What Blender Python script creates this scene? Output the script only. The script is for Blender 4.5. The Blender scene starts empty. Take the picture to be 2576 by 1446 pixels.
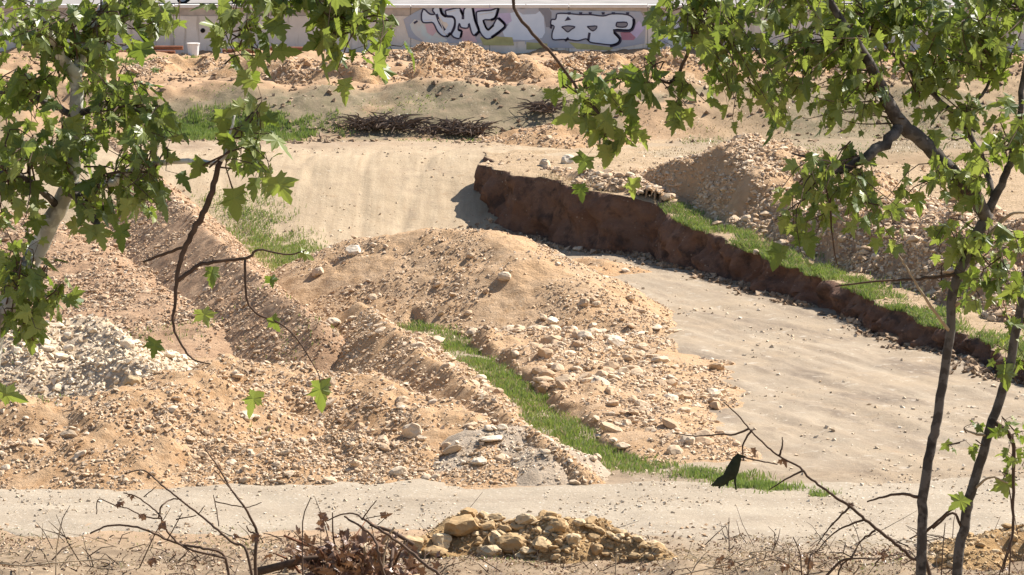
import bpy, math, random
import numpy as np
from mathutils import Vector, Matrix

random.seed(7); RNG = np.random.default_rng(7)
sc = bpy.context.scene
col = sc.collection

# ------------------------------------------------------------------ camera, world, sun, exposure
CAM_H = 16.6
F_PX = 4170.0                       # focal length in pixels of a 1024 px wide picture
PITCH = math.atan(490.5 / F_PX)
cam = bpy.data.cameras.new('camera'); cam_o = bpy.data.objects.new('camera', cam); col.objects.link(cam_o)
cam.sensor_width = 36.0; cam.lens = 36.0 * F_PX / 1024.0
cam.clip_start = 0.5; cam.clip_end = 3000
cam_o.location = (0, 0, CAM_H); cam_o.rotation_euler = (math.pi / 2 - PITCH, 0, 0)
sc.camera = cam_o

SUN_AZ = math.radians(34)           # from +X (right) towards +Y (away)
SUN_EL = math.radians(46)
sun_dir = Vector((math.cos(SUN_AZ) * math.cos(SUN_EL), math.sin(SUN_AZ) * math.cos(SUN_EL), math.sin(SUN_EL)))
w = bpy.data.worlds.new('World'); sc.world = w; w.use_nodes = True
wn = w.node_tree; wn.nodes.clear()
sky = wn.nodes.new('ShaderNodeTexSky'); sky.sky_type = 'NISHITA'; sky.sun_disc = False
sky.sun_elevation = SUN_EL; sky.sun_rotation = math.pi / 2 - SUN_AZ
bg = wn.nodes.new('ShaderNodeBackground'); bg.inputs['Strength'].default_value = 0.075
wo = wn.nodes.new('ShaderNodeOutputWorld')
wn.links.new(sky.outputs[0], bg.inputs[0]); wn.links.new(bg.outputs[0], wo.inputs[0])
sl = bpy.data.lights.new('sun', 'SUN'); sl.energy = 5.0; sl.angle = math.radians(0.5); sl.color = (1.0, 0.94, 0.875)
so = bpy.data.objects.new('sun', sl); col.objects.link(so)
so.rotation_euler = (-sun_dir).to_track_quat('-Z', 'Y').to_euler()
vs = sc.view_settings
vs.view_transform = 'Standard'; vs.look = 'None'; vs.gamma = 1.0; vs.use_curve_mapping = False
vs.exposure = 1.05

# ------------------------------------------------------------------ helpers
F2 = F_PX * 2575 / 1024.0
CP, SP = math.cos(PITCH), math.sin(PITCH)
def ray(px, py):
    """direction through a point of the 2575 px wide picture"""
    a = (px - 1287.5) / F2; b = -(py - 723.0) / F2
    return np.array([a, CP + b * SP, -SP + b * CP])
def P(px, py, z=0.0):
    r = ray(px, py); t = (z - CAM_H) / r[2]
    return np.array([r[0] * t, r[1] * t, z])
def PD(px, py, d):
    r = ray(px, py); t = d / r[1]
    return np.array([r[0] * t, d, CAM_H + r[2] * t])

_TAB = np.random.default_rng(99).random((512, 512))
def _hash(ix, iy, seed):
    return _TAB[(ix + seed * 37) & 511, (iy + seed * 71) & 511]
def noise(x, y, seed=0):
    x = np.asarray(x, float); y = np.asarray(y, float)
    fx = np.floor(x); fy = np.floor(y); ix = fx.astype(np.int64); iy = fy.astype(np.int64)
    u = x - fx; v = y - fy; u = u * u * u * (u * (u * 6 - 15) + 10); v = v * v * v * (v * (v * 6 - 15) + 10)
    a = _hash(ix, iy, seed); b = _hash(ix + 1, iy, seed); c = _hash(ix, iy + 1, seed); d = _hash(ix + 1, iy + 1, seed)
    return (a + (b - a) * u + (c - a) * v + (a - b - c + d) * u * v) * 2 - 1
def fbm(x, y, seed=0, octv=4, gain=0.5):
    s = 0; a = 1.0; f = 1.0
    for o in range(octv):
        s = s + a * noise(x * f + 17.3 * o, y * f - 9.1 * o, seed + o); a *= gain; f *= 2.03
    return s
def sstep(a, b, x):
    t = np.clip((x - a) / (b - a), 0, 1); return t * t * (3 - 2 * t)

def mesh_np(name, verts, tris, smooth=False, attr=None):
    verts = np.asarray(verts, np.float32); tris = np.asarray(tris, np.int32)
    k = tris.shape[1]
    me = bpy.data.meshes.new(name)
    me.vertices.add(len(verts)); me.vertices.foreach_set('co', verts.ravel())
    me.loops.add(tris.size); me.loops.foreach_set('vertex_index', tris.ravel())
    me.polygons.add(len(tris)); me.polygons.foreach_set('loop_start', np.arange(0, tris.size, k, dtype=np.int32))
    me.polygons.foreach_set('use_smooth', np.full(len(tris), smooth))
    if attr:
        for an, av in attr.items():
            av = np.asarray(av, np.float32)
            if av.ndim == 1:
                a = me.attributes.new(an, 'FLOAT', 'POINT'); a.data.foreach_set('value', av)
            else:
                a = me.attributes.new(an, 'FLOAT_COLOR', 'POINT'); a.data.foreach_set('color', av.ravel())
    me.update(calc_edges=True); me.validate()
    return me
def link(name, me, mat=None, parent=None, loc=(0, 0, 0)):
    o = bpy.data.objects.new(name, me); col.objects.link(o); o.location = loc
    if parent is not None: o.parent = parent
    if mat is not None and me is not None:
        if len(me.materials) == 0: me.materials.append(mat)
    return o
def tag(o, label=None, cat=None, group=None, kind=None):
    if label: o['label'] = label
    if cat: o['category'] = cat
    if group: o['group'] = group
    if kind: o['kind'] = kind
    return o
def thing(name, label, cat, loc=(0, 0, 0), group=None):
    return tag(link(name, None, loc=tuple(loc)), label, cat, group)

class MB:
    """collects verts / polygons for one mesh"""
    def __init__(s): s.v = []; s.f = []
    def add(s, v, f):
        n = len(s.v); s.v += [tuple(p) for p in v]; s.f += [tuple(i + n for i in q) for q in f]
    def tube(s, pts, rad, sides=6, cap=True):
        pts = [Vector(p) for p in pts]; n = len(pts)
        if not hasattr(rad, '__len__'): rad = [rad] * n
        up = Vector((0.3, 0.9, 0.2)); rings = []
        for i, p in enumerate(pts):
            t = (pts[min(i + 1, n - 1)] - pts[max(i - 1, 0)])
            if t.length < 1e-6: t = Vector((0, 0, 1))
            t.normalize(); a = t.cross(up)
            if a.length < 1e-3: a = t.cross(Vector((1, 0, 0)))
            a.normalize(); b = t.cross(a)
            rings.append([p + (a * math.cos(k * 2 * math.pi / sides) + b * math.sin(k * 2 * math.pi / sides)) * rad[i] for k in range(sides)])
        v = [q for r in rings for q in r]; f = []
        for i in range(n - 1):
            for k in range(sides):
                k2 = (k + 1) % sides
                f.append((i * sides + k, i * sides + k2, (i + 1) * sides + k2, (i + 1) * sides + k))
        if cap:
            f.append(tuple(range(sides))[::-1]); f.append(tuple((n - 1) * sides + k for k in range(sides)))
        s.add(v, f)
    def box(s, lo, hi):
        x0, y0, z0 = lo; x1, y1, z1 = hi
        s.add([(x0, y0, z0), (x1, y0, z0), (x1, y1, z0), (x0, y1, z0), (x0, y0, z1), (x1, y0, z1), (x1, y1, z1), (x0, y1, z1)],
              [(3, 2, 1, 0), (4, 5, 6, 7), (0, 1, 5, 4), (1, 2, 6, 5), (2, 3, 7, 6), (3, 0, 4, 7)])
    def mesh(s, name, smooth=False, off=(0, 0, 0)):
        me = bpy.data.meshes.new(name)
        ox, oy, oz = off
        me.from_pydata([(x - ox, y - oy, z - oz) for x, y, z in s.v], [], s.f)
        if smooth: me.polygons.foreach_set('use_smooth', [True] * len(me.polygons))
        me.update(); return me

def spline(pts, n=4):
    """Catmull-Rom through points, n samples per span; the points may carry radii"""
    p = [np.asarray(q, float) for q in pts]
    p = [2 * p[0] - p[1]] + p + [2 * p[-1] - p[-2]]
    out = []
    for i in range(1, len(p) - 2):
        for k in range(n):
            t = k / n
            out.append(0.5 * ((2 * p[i]) + (p[i + 1] - p[i - 1]) * t + (2 * p[i - 1] - 5 * p[i] + 4 * p[i + 1] - p[i + 2]) * t * t
                              + (3 * p[i] - p[i - 1] - 3 * p[i + 1] + p[i + 2]) * t ** 3))
    out.append(p[-2]); return out

# ------------------------------------------------------------------ materials
def new_mat(name):
    m = bpy.data.materials.new(name); m.use_nodes = True
    nt = m.node_tree; b = nt.nodes['Principled BSDF']; b.inputs['Roughness'].default_value = 0.95
    b.inputs['Specular IOR Level'].default_value = 0.15
    return m, nt, b
def N(nt, t, **kw):
    n = nt.nodes.new(t)
    for k, v in kw.items():
        if k.startswith('i_'): n.inputs[k[2:].replace('_', ' ')].default_value = v
        else: setattr(n, k, v)
    return n
def rgb(c): return (c[0], c[1], c[2], 1)
def mixc(nt, fac, a, b, mode='MIX'):
    n = nt.nodes.new('ShaderNodeMix'); n.data_type = 'RGBA'; n.blend_type = mode; n.clamp_factor = True
    for sock, v in ((n.inputs[0], fac), (n.inputs[6], a), (n.inputs[7], b)):
        if hasattr(v, 'is_linked'): nt.links.new(v, sock)
        elif isinstance(v, (int, float)): sock.default_value = v
        else: sock.default_value = rgb(v)
    return n.outputs[2]
def ramp(nt, src, lo, hi):
    n = nt.nodes.new('ShaderNodeMapRange'); n.inputs[1].default_value = lo; n.inputs[2].default_value = hi
    nt.links.new(src, n.inputs[0]); return n.outputs[0]
def tex(nt, scale, detail=4, vec=None, rough=0.55):
    n = nt.nodes.new('ShaderNodeTexNoise'); n.inputs['Scale'].default_value = scale
    n.inputs['Detail'].default_value = detail; n.inputs['Roughness'].default_value = rough
    if vec is not None: nt.links.new(vec, n.inputs['Vector'])
    return n.outputs[0]
def pos(nt, sx=1, sy=1, sz=1, rz=0):
    g = nt.nodes.new('ShaderNodeNewGeometry'); mp = nt.nodes.new('ShaderNodeMapping')
    mp.inputs['Scale'].default_value = (sx, sy, sz); mp.inputs['Rotation'].default_value = (0, 0, rz)
    mp.vector_type = 'POINT'
    if rz:
        m0 = nt.nodes.new('ShaderNodeMapping'); m0.inputs['Rotation'].default_value = (0, 0, rz)
        mp.inputs['Rotation'].default_value = (0, 0, 0)
        nt.links.new(g.outputs['Position'], m0.inputs[0]); nt.links.new(m0.outputs[0], mp.inputs[0])
    else: nt.links.new(g.outputs['Position'], mp.inputs[0])
    return mp.outputs[0]
def bump(nt, b, h, strength, dist):
    n = nt.nodes.new('ShaderNodeBump'); n.inputs['Strength'].default_value = strength; n.inputs['Distance'].default_value = dist
    nt.links.new(h, n.inputs['Height']); nt.links.new(n.outputs[0], b.inputs['Normal'])

def soil(name, a, b_, c, speck=(0.5, 0.42, 0.3), sp=0.5):
    """earth: broad colour drift, finer drift and pale crumbs"""
    m, nt, b = new_mat(name); p = pos(nt)
    c1 = mixc(nt, ramp(nt, tex(nt, 0.55, 5, p), 0.38, 0.62), a, b_)
    c2 = mixc(nt, ramp(nt, tex(nt, 2.3, 6, p), 0.45, 0.68), c1, c)
    v = N(nt, 'ShaderNodeTexVoronoi', i_Scale=7.0); nt.links.new(p, v.inputs['Vector'])
    s1 = ramp(nt, v.outputs['Distance'], 0.30, 0.12)
    pm = nt.nodes.new('ShaderNodeMath'); pm.operation = 'MULTIPLY'; nt.links.new(s1, pm.inputs[0])
    nt.links.new(ramp(nt, tex(nt, 1.1, 3, p), 0.45 + 0.1 * (1 - sp), 0.7), pm.inputs[1])
    c3 = mixc(nt, pm.outputs[0], c2, speck)
    nt.links.new(c3, b.inputs['Base Color'])
    bump(nt, b, tex(nt, 6.0, 8, p, 0.7), 0.9, 0.12)
    return m
M = {}
M['orange'] = soil('orange_soil', (0.45, 0.285, 0.15), (0.475, 0.32, 0.185), (0.38, 0.225, 0.11), (0.54, 0.42, 0.28))
M['tan'] = soil('tan_soil', (0.465, 0.305, 0.17), (0.455, 0.315, 0.19), (0.385, 0.245, 0.13), (0.54, 0.42, 0.28))
M['brown'] = soil('brown_soil', (0.38, 0.24, 0.14), (0.42, 0.28, 0.17), (0.31, 0.19, 0.11), (0.54, 0.42, 0.29))
M['pale'] = soil('pale_gravel_soil', (0.52, 0.40, 0.27), (0.55, 0.44, 0.31), (0.43, 0.32, 0.21), (0.60, 0.50, 0.37), 1.0)
M['ochre'] = soil('ochre_soil', (0.40, 0.265, 0.125), (0.36, 0.225, 0.10), (0.27, 0.165, 0.075))
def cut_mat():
    """undercut subsoil: wavy beds, darker seams, pale lenses of gravel"""
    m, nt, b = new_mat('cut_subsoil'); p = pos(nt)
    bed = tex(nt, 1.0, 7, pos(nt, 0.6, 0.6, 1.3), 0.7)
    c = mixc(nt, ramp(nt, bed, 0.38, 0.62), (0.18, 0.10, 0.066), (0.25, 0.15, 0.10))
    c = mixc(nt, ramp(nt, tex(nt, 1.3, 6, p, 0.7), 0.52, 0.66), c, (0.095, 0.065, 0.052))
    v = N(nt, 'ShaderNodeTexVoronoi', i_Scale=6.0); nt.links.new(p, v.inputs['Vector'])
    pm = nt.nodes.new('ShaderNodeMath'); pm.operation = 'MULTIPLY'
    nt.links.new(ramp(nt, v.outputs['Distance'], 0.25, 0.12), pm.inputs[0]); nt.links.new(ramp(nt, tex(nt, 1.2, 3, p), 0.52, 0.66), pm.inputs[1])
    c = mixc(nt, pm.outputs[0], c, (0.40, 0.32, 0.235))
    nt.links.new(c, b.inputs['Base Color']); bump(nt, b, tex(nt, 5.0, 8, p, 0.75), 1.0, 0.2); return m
M['cutface'] = cut_mat()
M['terrace'] = soil('terrace_topsoil', (0.42, 0.305, 0.19), (0.38, 0.275, 0.165), (0.33, 0.235, 0.135), (0.54, 0.44, 0.31), 0.8)

def ground_mat():
    m, nt, b = new_mat('site_earth'); p = pos(nt)
    at = N(nt, 'ShaderNodeAttribute', attribute_name='zone'); sp = nt.nodes.new('ShaderNodeSeparateColor')
    nt.links.new(at.outputs['Color'], sp.inputs[0])
    n1 = tex(nt, 0.35, 6, p); n2 = tex(nt, 2.0, 6, p)
    streak = tex(nt, 1.0, 5, pos(nt, 1.7, 0.16, 1, math.radians(-19)), 0.6)      # wheel and blade marks
    base = mixc(nt, ramp(nt, n1, 0.35, 0.65), (0.34, 0.215, 0.12), (0.40, 0.265, 0.155))
    grey = mixc(nt, ramp(nt, streak, 0.35, 0.65), (0.245, 0.19, 0.13), (0.34, 0.275, 0.195))
    grey = mixc(nt, ramp(nt, n1, 0.45, 0.7), grey, (0.33, 0.255, 0.17))
    grey = mixc(nt, ramp(nt, tex(nt, 1.0, 7, pos(nt, 0.5, 0.12, 1, math.radians(-19)), 0.7), 0.52, 0.64), grey, (0.20, 0.155, 0.11))
    grey = mixc(nt, ramp(nt, tex(nt, 1.6, 7, p, 0.7), 0.58, 0.68), grey, (0.42, 0.36, 0.28))
    tan = mixc(nt, ramp(nt, tex(nt, 1.0, 6, pos(nt, 4.5, 0.2, 1), 0.7), 0.35, 0.65), (0.325, 0.245, 0.155), (0.405, 0.315, 0.205))
    tan = mixc(nt, ramp(nt, tex(nt, 1.2, 6, p, 0.7), 0.52, 0.7), tan, (0.31, 0.235, 0.155))
    green = mixc(nt, ramp(nt, n2, 0.3, 0.7), (0.15, 0.13, 0.075), (0.25, 0.195, 0.125))
    c = mixc(nt, sp.outputs[0], base, grey); c = mixc(nt, sp.outputs[1], c, tan); c = mixc(nt, sp.outputs[2], c, green)
    brn = mixc(nt, ramp(nt, n2, 0.35, 0.65), (0.17, 0.12, 0.075), (0.30, 0.225, 0.145))
    c = mixc(nt, at.outputs['Alpha'], c, brn)
    c = mixc(nt, ramp(nt, n2, 0.6, 0.85), c, (0.30, 0.205, 0.12))
    v = N(nt, 'ShaderNodeTexVoronoi', i_Scale=5.0); nt.links.new(p, v.inputs['Vector'])
    pm = nt.nodes.new('ShaderNodeMath'); pm.operation = 'MULTIPLY'
    nt.links.new(ramp(nt, v.outputs['Distance'], 0.22, 0.1), pm.inputs[0]); nt.links.new(ramp(nt, tex(nt, 0.8, 3, p), 0.52, 0.68), pm.inputs[1])
    c = mixc(nt, pm.outputs[0], c, (0.52, 0.45, 0.34))
    nt.links.new(c, b.inputs['Base Color'])
    bump(nt, b, tex(nt, 5.0, 8, p, 0.7), 0.6, 0.07)
    return m
M['ground'] = ground_mat()
def road_mat():
    m, nt, b = new_mat('gravel_track'); p = pos(nt)
    c = mixc(nt, ramp(nt, tex(nt, 1.0, 6, pos(nt, 0.15, 0.7, 1), 0.65), 0.3, 0.7), (0.28, 0.225, 0.16), (0.37, 0.31, 0.228))
    c = mixc(nt, ramp(nt, tex(nt, 4, 6, p), 0.58, 0.75), c, (0.33, 0.27, 0.2))
    v = N(nt, 'ShaderNodeTexVoronoi', i_Scale=6.0); nt.links.new(p, v.inputs['Vector'])
    c = mixc(nt, ramp(nt, v.outputs['Distance'], 0.22, 0.1), c, (0.48, 0.43, 0.35))
    nt.links.new(c, b.inputs['Base Color']); bump(nt, b, tex(nt, 7.0, 8, p, 0.7), 0.7, 0.06)
    return m
M['road'] = road_mat()

def stone_mat(name, a, b_, c):
    """colour differs from stone to stone: object random for single stones, 'tint' for merged ones"""
    m, nt, b = new_mat(name)
    oi = nt.nodes.new('ShaderNodeObjectInfo'); at = N(nt, 'ShaderNodeAttribute', attribute_name='tint')
    add = nt.nodes.new('ShaderNodeMath'); add.operation = 'ADD'
    nt.links.new(oi.outputs['Random'], add.inputs[0]); nt.links.new(at.outputs['Fac'], add.inputs[1])
    fr = nt.nodes.new('ShaderNodeMath'); fr.operation = 'FRACT'; nt.links.new(add.outputs[0], fr.inputs[0])
    cr = nt.nodes.new('ShaderNodeValToRGB'); nt.links.new(fr.outputs[0], cr.inputs[0])
    e = cr.color_ramp.elements; e[0].position = 0; e[0].color = rgb(a); e[1].position = 1; e[1].color = rgb(b_)
    k = e.new(0.55); k.color = rgb(c)
    p = pos(nt)
    cc = mixc(nt, ramp(nt, tex(nt, 9, 5, p), 0.5, 0.8), cr.outputs[0], (a[0] * .75, a[1] * .7, a[2] * .62))
    nt.links.new(cc, b.inputs['Base Color']); bump(nt, b, tex(nt, 14, 6, p), 0.5, 0.03)
    return m
M['st_cream'] = stone_mat('cream_limestone', (0.45, 0.31, 0.19), (0.63, 0.515, 0.375), (0.55, 0.42, 0.28))
M['st_pale'] = stone_mat('pale_limestone', (0.47, 0.355, 0.235), (0.66, 0.575, 0.45), (0.58, 0.47, 0.335))
M['st_white'] = stone_mat('whitish_limestone', (0.58, 0.46, 0.31), (0.72, 0.62, 0.47), (0.66, 0.54, 0.385))
M['st_ochre'] = stone_mat('ochre_stone', (0.36, 0.24, 0.12), (0.54, 0.42, 0.26), (0.44, 0.31, 0.165))
M['st_brown'] = stone_mat('brown_stone', (0.38, 0.25, 0.15), (0.61, 0.49, 0.35), (0.48, 0.345, 0.22))

def flat_mat(name, c, rough=0.9, drift=0.25, scale=3.0, c2=None):
    m, nt, b = new_mat(name); b.inputs['Roughness'].default_value = rough
    c2 = c2 or tuple(x * (1 - drift) for x in c)
    nt.links.new(mixc(nt, ramp(nt, tex(nt, scale, 5, pos(nt)), 0.35, 0.7), c, c2), b.inputs['Base Color'])
    return m
def leaf_mat(name, a, b_, trans=0.45):
    m, nt, b = new_mat(name)
    oi = nt.nodes.new('ShaderNodeObjectInfo'); at = N(nt, 'ShaderNodeAttribute', attribute_name='tint')
    add = nt.nodes.new('ShaderNodeMath'); add.operation = 'ADD'
    nt.links.new(oi.outputs['Random'], add.inputs[0]); nt.links.new(at.outputs['Fac'], add.inputs[1])
    fr = nt.nodes.new('ShaderNodeMath'); fr.operation = 'FRACT'; nt.links.new(add.outputs[0], fr.inputs[0])
    c = mixc(nt, fr.outputs[0], a, b_)
    b.inputs['Roughness'].default_value = 0.42; b.inputs['Specular IOR Level'].default_value = 0.5
    nt.links.new(c, b.inputs['Base Color'])
    tr = nt.nodes.new('ShaderNodeBsdfTranslucent'); ct = mixc(nt, 0.55 if trans > 0.2 else 0.0, c, (0.30, 0.40, 0.03)); nt.links.new(ct, tr.inputs[0])
    mx = nt.nodes.new('ShaderNodeMixShader'); mx.inputs[0].default_value = trans
    nt.links.new(b.outputs[0], mx.inputs[1]); nt.links.new(tr.outputs[0], mx.inputs[2])
    nt.links.new(mx.outputs[0], nt.nodes['Material Output'].inputs[0])
    return m
M['leaf'] = leaf_mat('plane_leaf', (0.07, 0.115, 0.028), (0.30, 0.33, 0.09), 0.42)
M['grass'] = leaf_mat('grass_blade', (0.11, 0.19, 0.045), (0.27, 0.30, 0.12), 0.3)
M['dry'] = leaf_mat('dry_blade', (0.40, 0.30, 0.16), (0.52, 0.43, 0.27), 0.2)
M['deadleaf'] = leaf_mat('dead_leaf', (0.12, 0.06, 0.035), (0.33, 0.19, 0.10), 0.1)
def bark_mat(name, a, b_, c):
    m, nt, b = new_mat(name); p = pos(nt)
    x = mixc(nt, ramp(nt, tex(nt, 9, 4, p), 0.46, 0.54), a, b_)
    x = mixc(nt, ramp(nt, tex(nt, 5, 4, p), 0.58, 0.64), x, c)
    nt.links.new(x, b.inputs['Base Color']); bump(nt, b, tex(nt, 40, 6, p), 0.5, 0.01); return m
M['bark'] = bark_mat('plane_bark', (0.42, 0.40, 0.34), (0.66, 0.64, 0.56), (0.20, 0.18, 0.145))
M['bark_dark'] = bark_mat('sapling_bark', (0.075, 0.064, 0.054), (0.13, 0.115, 0.10), (0.045, 0.038, 0.033))
M['twig'] = flat_mat('brown_twig', (0.12, 0.08, 0.055), 0.9, 0.4, 12)
M['twig_pale'] = flat_mat('pale_dry_stem', (0.42, 0.33, 0.22), 0.9, 0.35, 12)
M['rust_twig'] = flat_mat('red_brown_twig', (0.21, 0.10, 0.055), 0.9, 0.4, 12)
M['brush'] = flat_mat('dark_brush', (0.17, 0.125, 0.095), 0.95, 0.45, 4)

# ------------------------------------------------------------------ terrain functions
Z_UP, Z_BANK = 2.4, 4.1
def base_z(x, y):
    x = np.asarray(x, float); y = np.asarray(y, float)
    n = fbm(x * 0.22, y * 0.22, 3, 3)
    z = 0.05 * n + 0.035 * fbm(x * 0.9, y * 0.9, 11, 3) + 0.012 * fbm(x * 3.1, y * 3.1, 12, 2)
    yw = y + 0.9 * noise(x * 0.13, y * 0.13, 5)
    z = z + Z_UP * sstep(154.5, 166.5, yw)
    # blade and track grooves down the ramp
    g = noise((x + 0.5 * noise(y * 0.2, x * 0.1, 8)) * 2.6, y * 0.07, 9)
    g2 = 1 - np.abs(noise((x + 0.9 * noise(y * 0.13, x * 0.2, 18)) * 1.1, y * 0.05, 19)) * 5
    z = z + (0.018 * g - 0.04 * np.clip(g2, 0, 1) * (noise(x * 0.3, y * 0.2, 20) > -0.2)) * sstep(150, 156, y) * (1 - sstep(165, 170, y))
    z = z + (0.03 * noise((x * 0.94 + y * 0.33) * 1.9, (y * 0.94 - x * 0.33) * 0.08, 31)) * (1 - sstep(150, 155, y)) * sstep(100, 104, y)
    va = x * 0.935 + y * 0.355 + 0.8 * noise(y * 0.035, 4.4, 32)
    for k, c0 in enumerate((45.2, 46.9, 48.4, 50.0, 51.3, 52.9, 54.0)):
        z = z - (0.03 * np.exp(-((va - c0) / 0.16) ** 2) - 0.015 * np.exp(-((np.abs(va - c0) - 0.34) / 0.14) ** 2)) * sstep(-0.2, 0.3, noise(y * 0.09 + k * 7, 1.5 * k, 33)) * sstep(98, 103, y) * (1 - sstep(150, 154, y))
    vr = x + 1.1 * noise(y * 0.11, 7.7, 34)
    for k, c0 in enumerate((-12.2, -10.6, -8.3, -6.9, -5.2, -3.4)):
        z = z - 0.055 * np.exp(-((vr - c0 - 0.12 * (y - 160) * (k % 3 - 1)) / 0.17) ** 2) * (noise(y * 0.2 + k * 5, 2.5 * k, 35) > -0.3) * sstep(152, 156, y) * (1 - sstep(168, 173, y))
    yb = y + 1.6 * noise(x * 0.12, y * 0.05, 6)
    bank = sstep(174.2, 180.0, yb)
    z = z + (Z_BANK - Z_UP) * bank + (0.15 * bank + 0.06 * sstep(173, 175, y)) * fbm(x * 0.5, y * 0.6, 21, 6, 0.6)
    ridge = np.clip(1 - np.abs(yb - 180.4) / 1.6, 0, 1); z = z + 0.25 * ridge * (0.6 + 0.6 * noise(x * 0.35, 3.3, 22))
    # the hillside the camera stands on
    v = np.clip(93.0 - y, 0, 7) / 7
    z = z + v * v * (0.38 + 0.3 * fbm(x * 0.5, y * 0.5, 41, 4))
    z = z + np.clip(84.0 - y, 0, None) * 0.168
    return z

BX, BY = 0.94, 0.342
EDGE = np.array([(-0.95, 172, 2.40)] + [tuple(P(*q)) for q in ((1222, 425, 2.42), (1400, 455, 2.32), (1560, 495, 2.05), (1640, 517, 1.8), (1750, 575, 1.42), (1900, 640, 1.08), (2100, 718, 0.88), (2350, 820, 0.68), (2575, 905, 0.54))] + [(19.5, 104, 0.5), (23, 95, 0.4)])
_u = -BY * EDGE[:, 0] + BX * EDGE[:, 1]; _t = BX * EDGE[:, 0] + BY * EDGE[:, 1]
def edge_t(u):  # distance of the lip, with bites out of it
    return np.interp(-u, -_u, _t) + 0.3 * fbm(u * 0.5, u * 0 + 2.2, 51, 5, 0.6)
def terr_uz(u, t):
    zt = np.interp(-u, -_u, EDGE[:, 2])
    b = sstep(0, 20, t)
    zz = zt * (1 - b) + 2.15 * b
    x = BX * (t + edge_t(u)) - BY * u; y = BY * (t + edge_t(u)) + BX * u
    return zz + 0.07 * fbm(u * 0.7, t * 0.7, 52, 4) * sstep(0, 0.6, t) + 0.05 * fbm(u * 1.5, t * 0, 55, 3)
def terr_z(x, y):
    x = np.asarray(x, float); y = np.asarray(y, float)
    u = -BY * x + BX * y; t = BX * x + BY * y - edge_t(u)
    z = terr_uz(u, np.maximum(t, 0))
    return np.where((t > 0) & (u < _u[0]), np.maximum(z, base_z(x, y)), base_z(x, y))

def grid_faces(nr, nc):
    i = np.arange(nr - 1)[:, None] * nc + np.arange(nc - 1)[None, :]
    return np.stack([i, i + 1, i + nc + 1, i + nc], -1).reshape(-1, 4)

def axis(lo, hi, step, far_lo, far_hi):
    a = np.arange(lo, hi + step, step); r = []; v = lo; s = step
    while v > far_lo: s *= 1.35; v -= s; r.append(v)
    q = []; v = a[-1]; s = step
    while v < far_hi: s *= 1.35; v += s; q.append(v)
    return np.concatenate([r[::-1], a, q])

def build_ground():
    xs = axis(-26, 26, 0.17, -600, 600); ys = axis(84, 205.5, 0.24, -40, 700)
    X, Y = np.meshgrid(xs, ys)
    Z = base_z(X, Y)
    Z = np.where(Y > 206.2, 3.6, Z)
    zone = np.zeros(X.shape + (4,)); zone[..., 3] = 0.55 * np.exp(-((Y - 101.6 + 0.5 * fbm(X * 0.4, Y * 0.4, 63, 3)) / 1.3) ** 2) * sstep(-8, -3, X) + 0.9 * (1 - sstep(89.5, 93.8, Y + np.clip(X - 2, 0, 12) * 0.2 + 1.2 * fbm(X * 0.4, Y * 0.4, 62, 4)))
    nz = fbm(X * 0.3, Y * 0.3, 61, 4)
    grey = (1 - sstep(150, 156, Y + nz * 2)) * sstep(-4.5, 0.5, X + (Y - 118) * 0.16 + nz * 1.5)
    grey = np.maximum(grey, (1 - sstep(96, 103, Y)) * 0.35)
    grey = np.maximum(grey, sstep(164, 169, Y + 2 * nz) * (1 - sstep(172.5, 174.5, Y)) * 0.7)
    zone[..., 0] = grey
    zone[..., 1] = sstep(149, 155, Y + nz) * (1 - sstep(167, 173, Y + nz * 2)) * (1 - sstep(6, 9, X))
    gr = 0.95 * sstep(172.5, 174, Y) * (1 - sstep(179, 180.5, Y + nz)) * sstep(-0.35, 0.35, nz + 0.35)
    gr = np.maximum(gr, 0.6 * (1 - sstep(91, 94.5, Y + nz * 1.5)) * sstep(0.1, 0.6, nz))
    gr = np.maximum(gr, 0.55 * sstep(4, 11, X) * sstep(160, 166, Y) * (1 - sstep(184, 196, Y)))
    zone[..., 2] = gr
    V = np.stack([X, Y, Z], -1).reshape(-1, 3)
    me = mesh_np('ground', V, grid_faces(*X.shape), True, {'zone': zone.reshape(-1, 4)})
    tag(link('ground', me, M['ground']), 'bare earth floor of the dug site with sloping ramp and bank', kind='structure')
build_ground()

def build_road():
    xs = np.arange(-40, 40, 0.2); vs_ = np.linspace(0, 1, 40)
    near = 93.4 + 0.75 * fbm(xs * 0.3, xs * 0, 71, 6, 0.65) - np.clip(xs - 2, 0, 12) * 0.2
    far = 101.0 + 0.6 * fbm(xs * 0.35, xs * 0 + 5, 72, 6, 0.65) - 1.2 * np.exp(-((xs - 2.2) / 4.5) ** 2) - np.clip(-xs - 4, 0, 40) * -0.06
    Y = near[None, :] + (far - near)[None, :] * vs_[:, None]; X = np.repeat(xs[None, :], 40, 0)
    Z = base_z(X, Y) + 0.012
    e = np.minimum(vs_, 1 - vs_)[:, None]
    Z = Z - 0.06 * (1 - sstep(0, 0.03, e))           # the edges dip under the earth beside it
    me = mesh_np('dirt_road', np.stack([X, Y, Z], -1).reshape(-1, 3), grid_faces(*X.shape), True)
    tag(link('dirt_road', me, M['road']), 'pale gravel track in front of the spoil heaps', kind='structure')
build_road()

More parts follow.
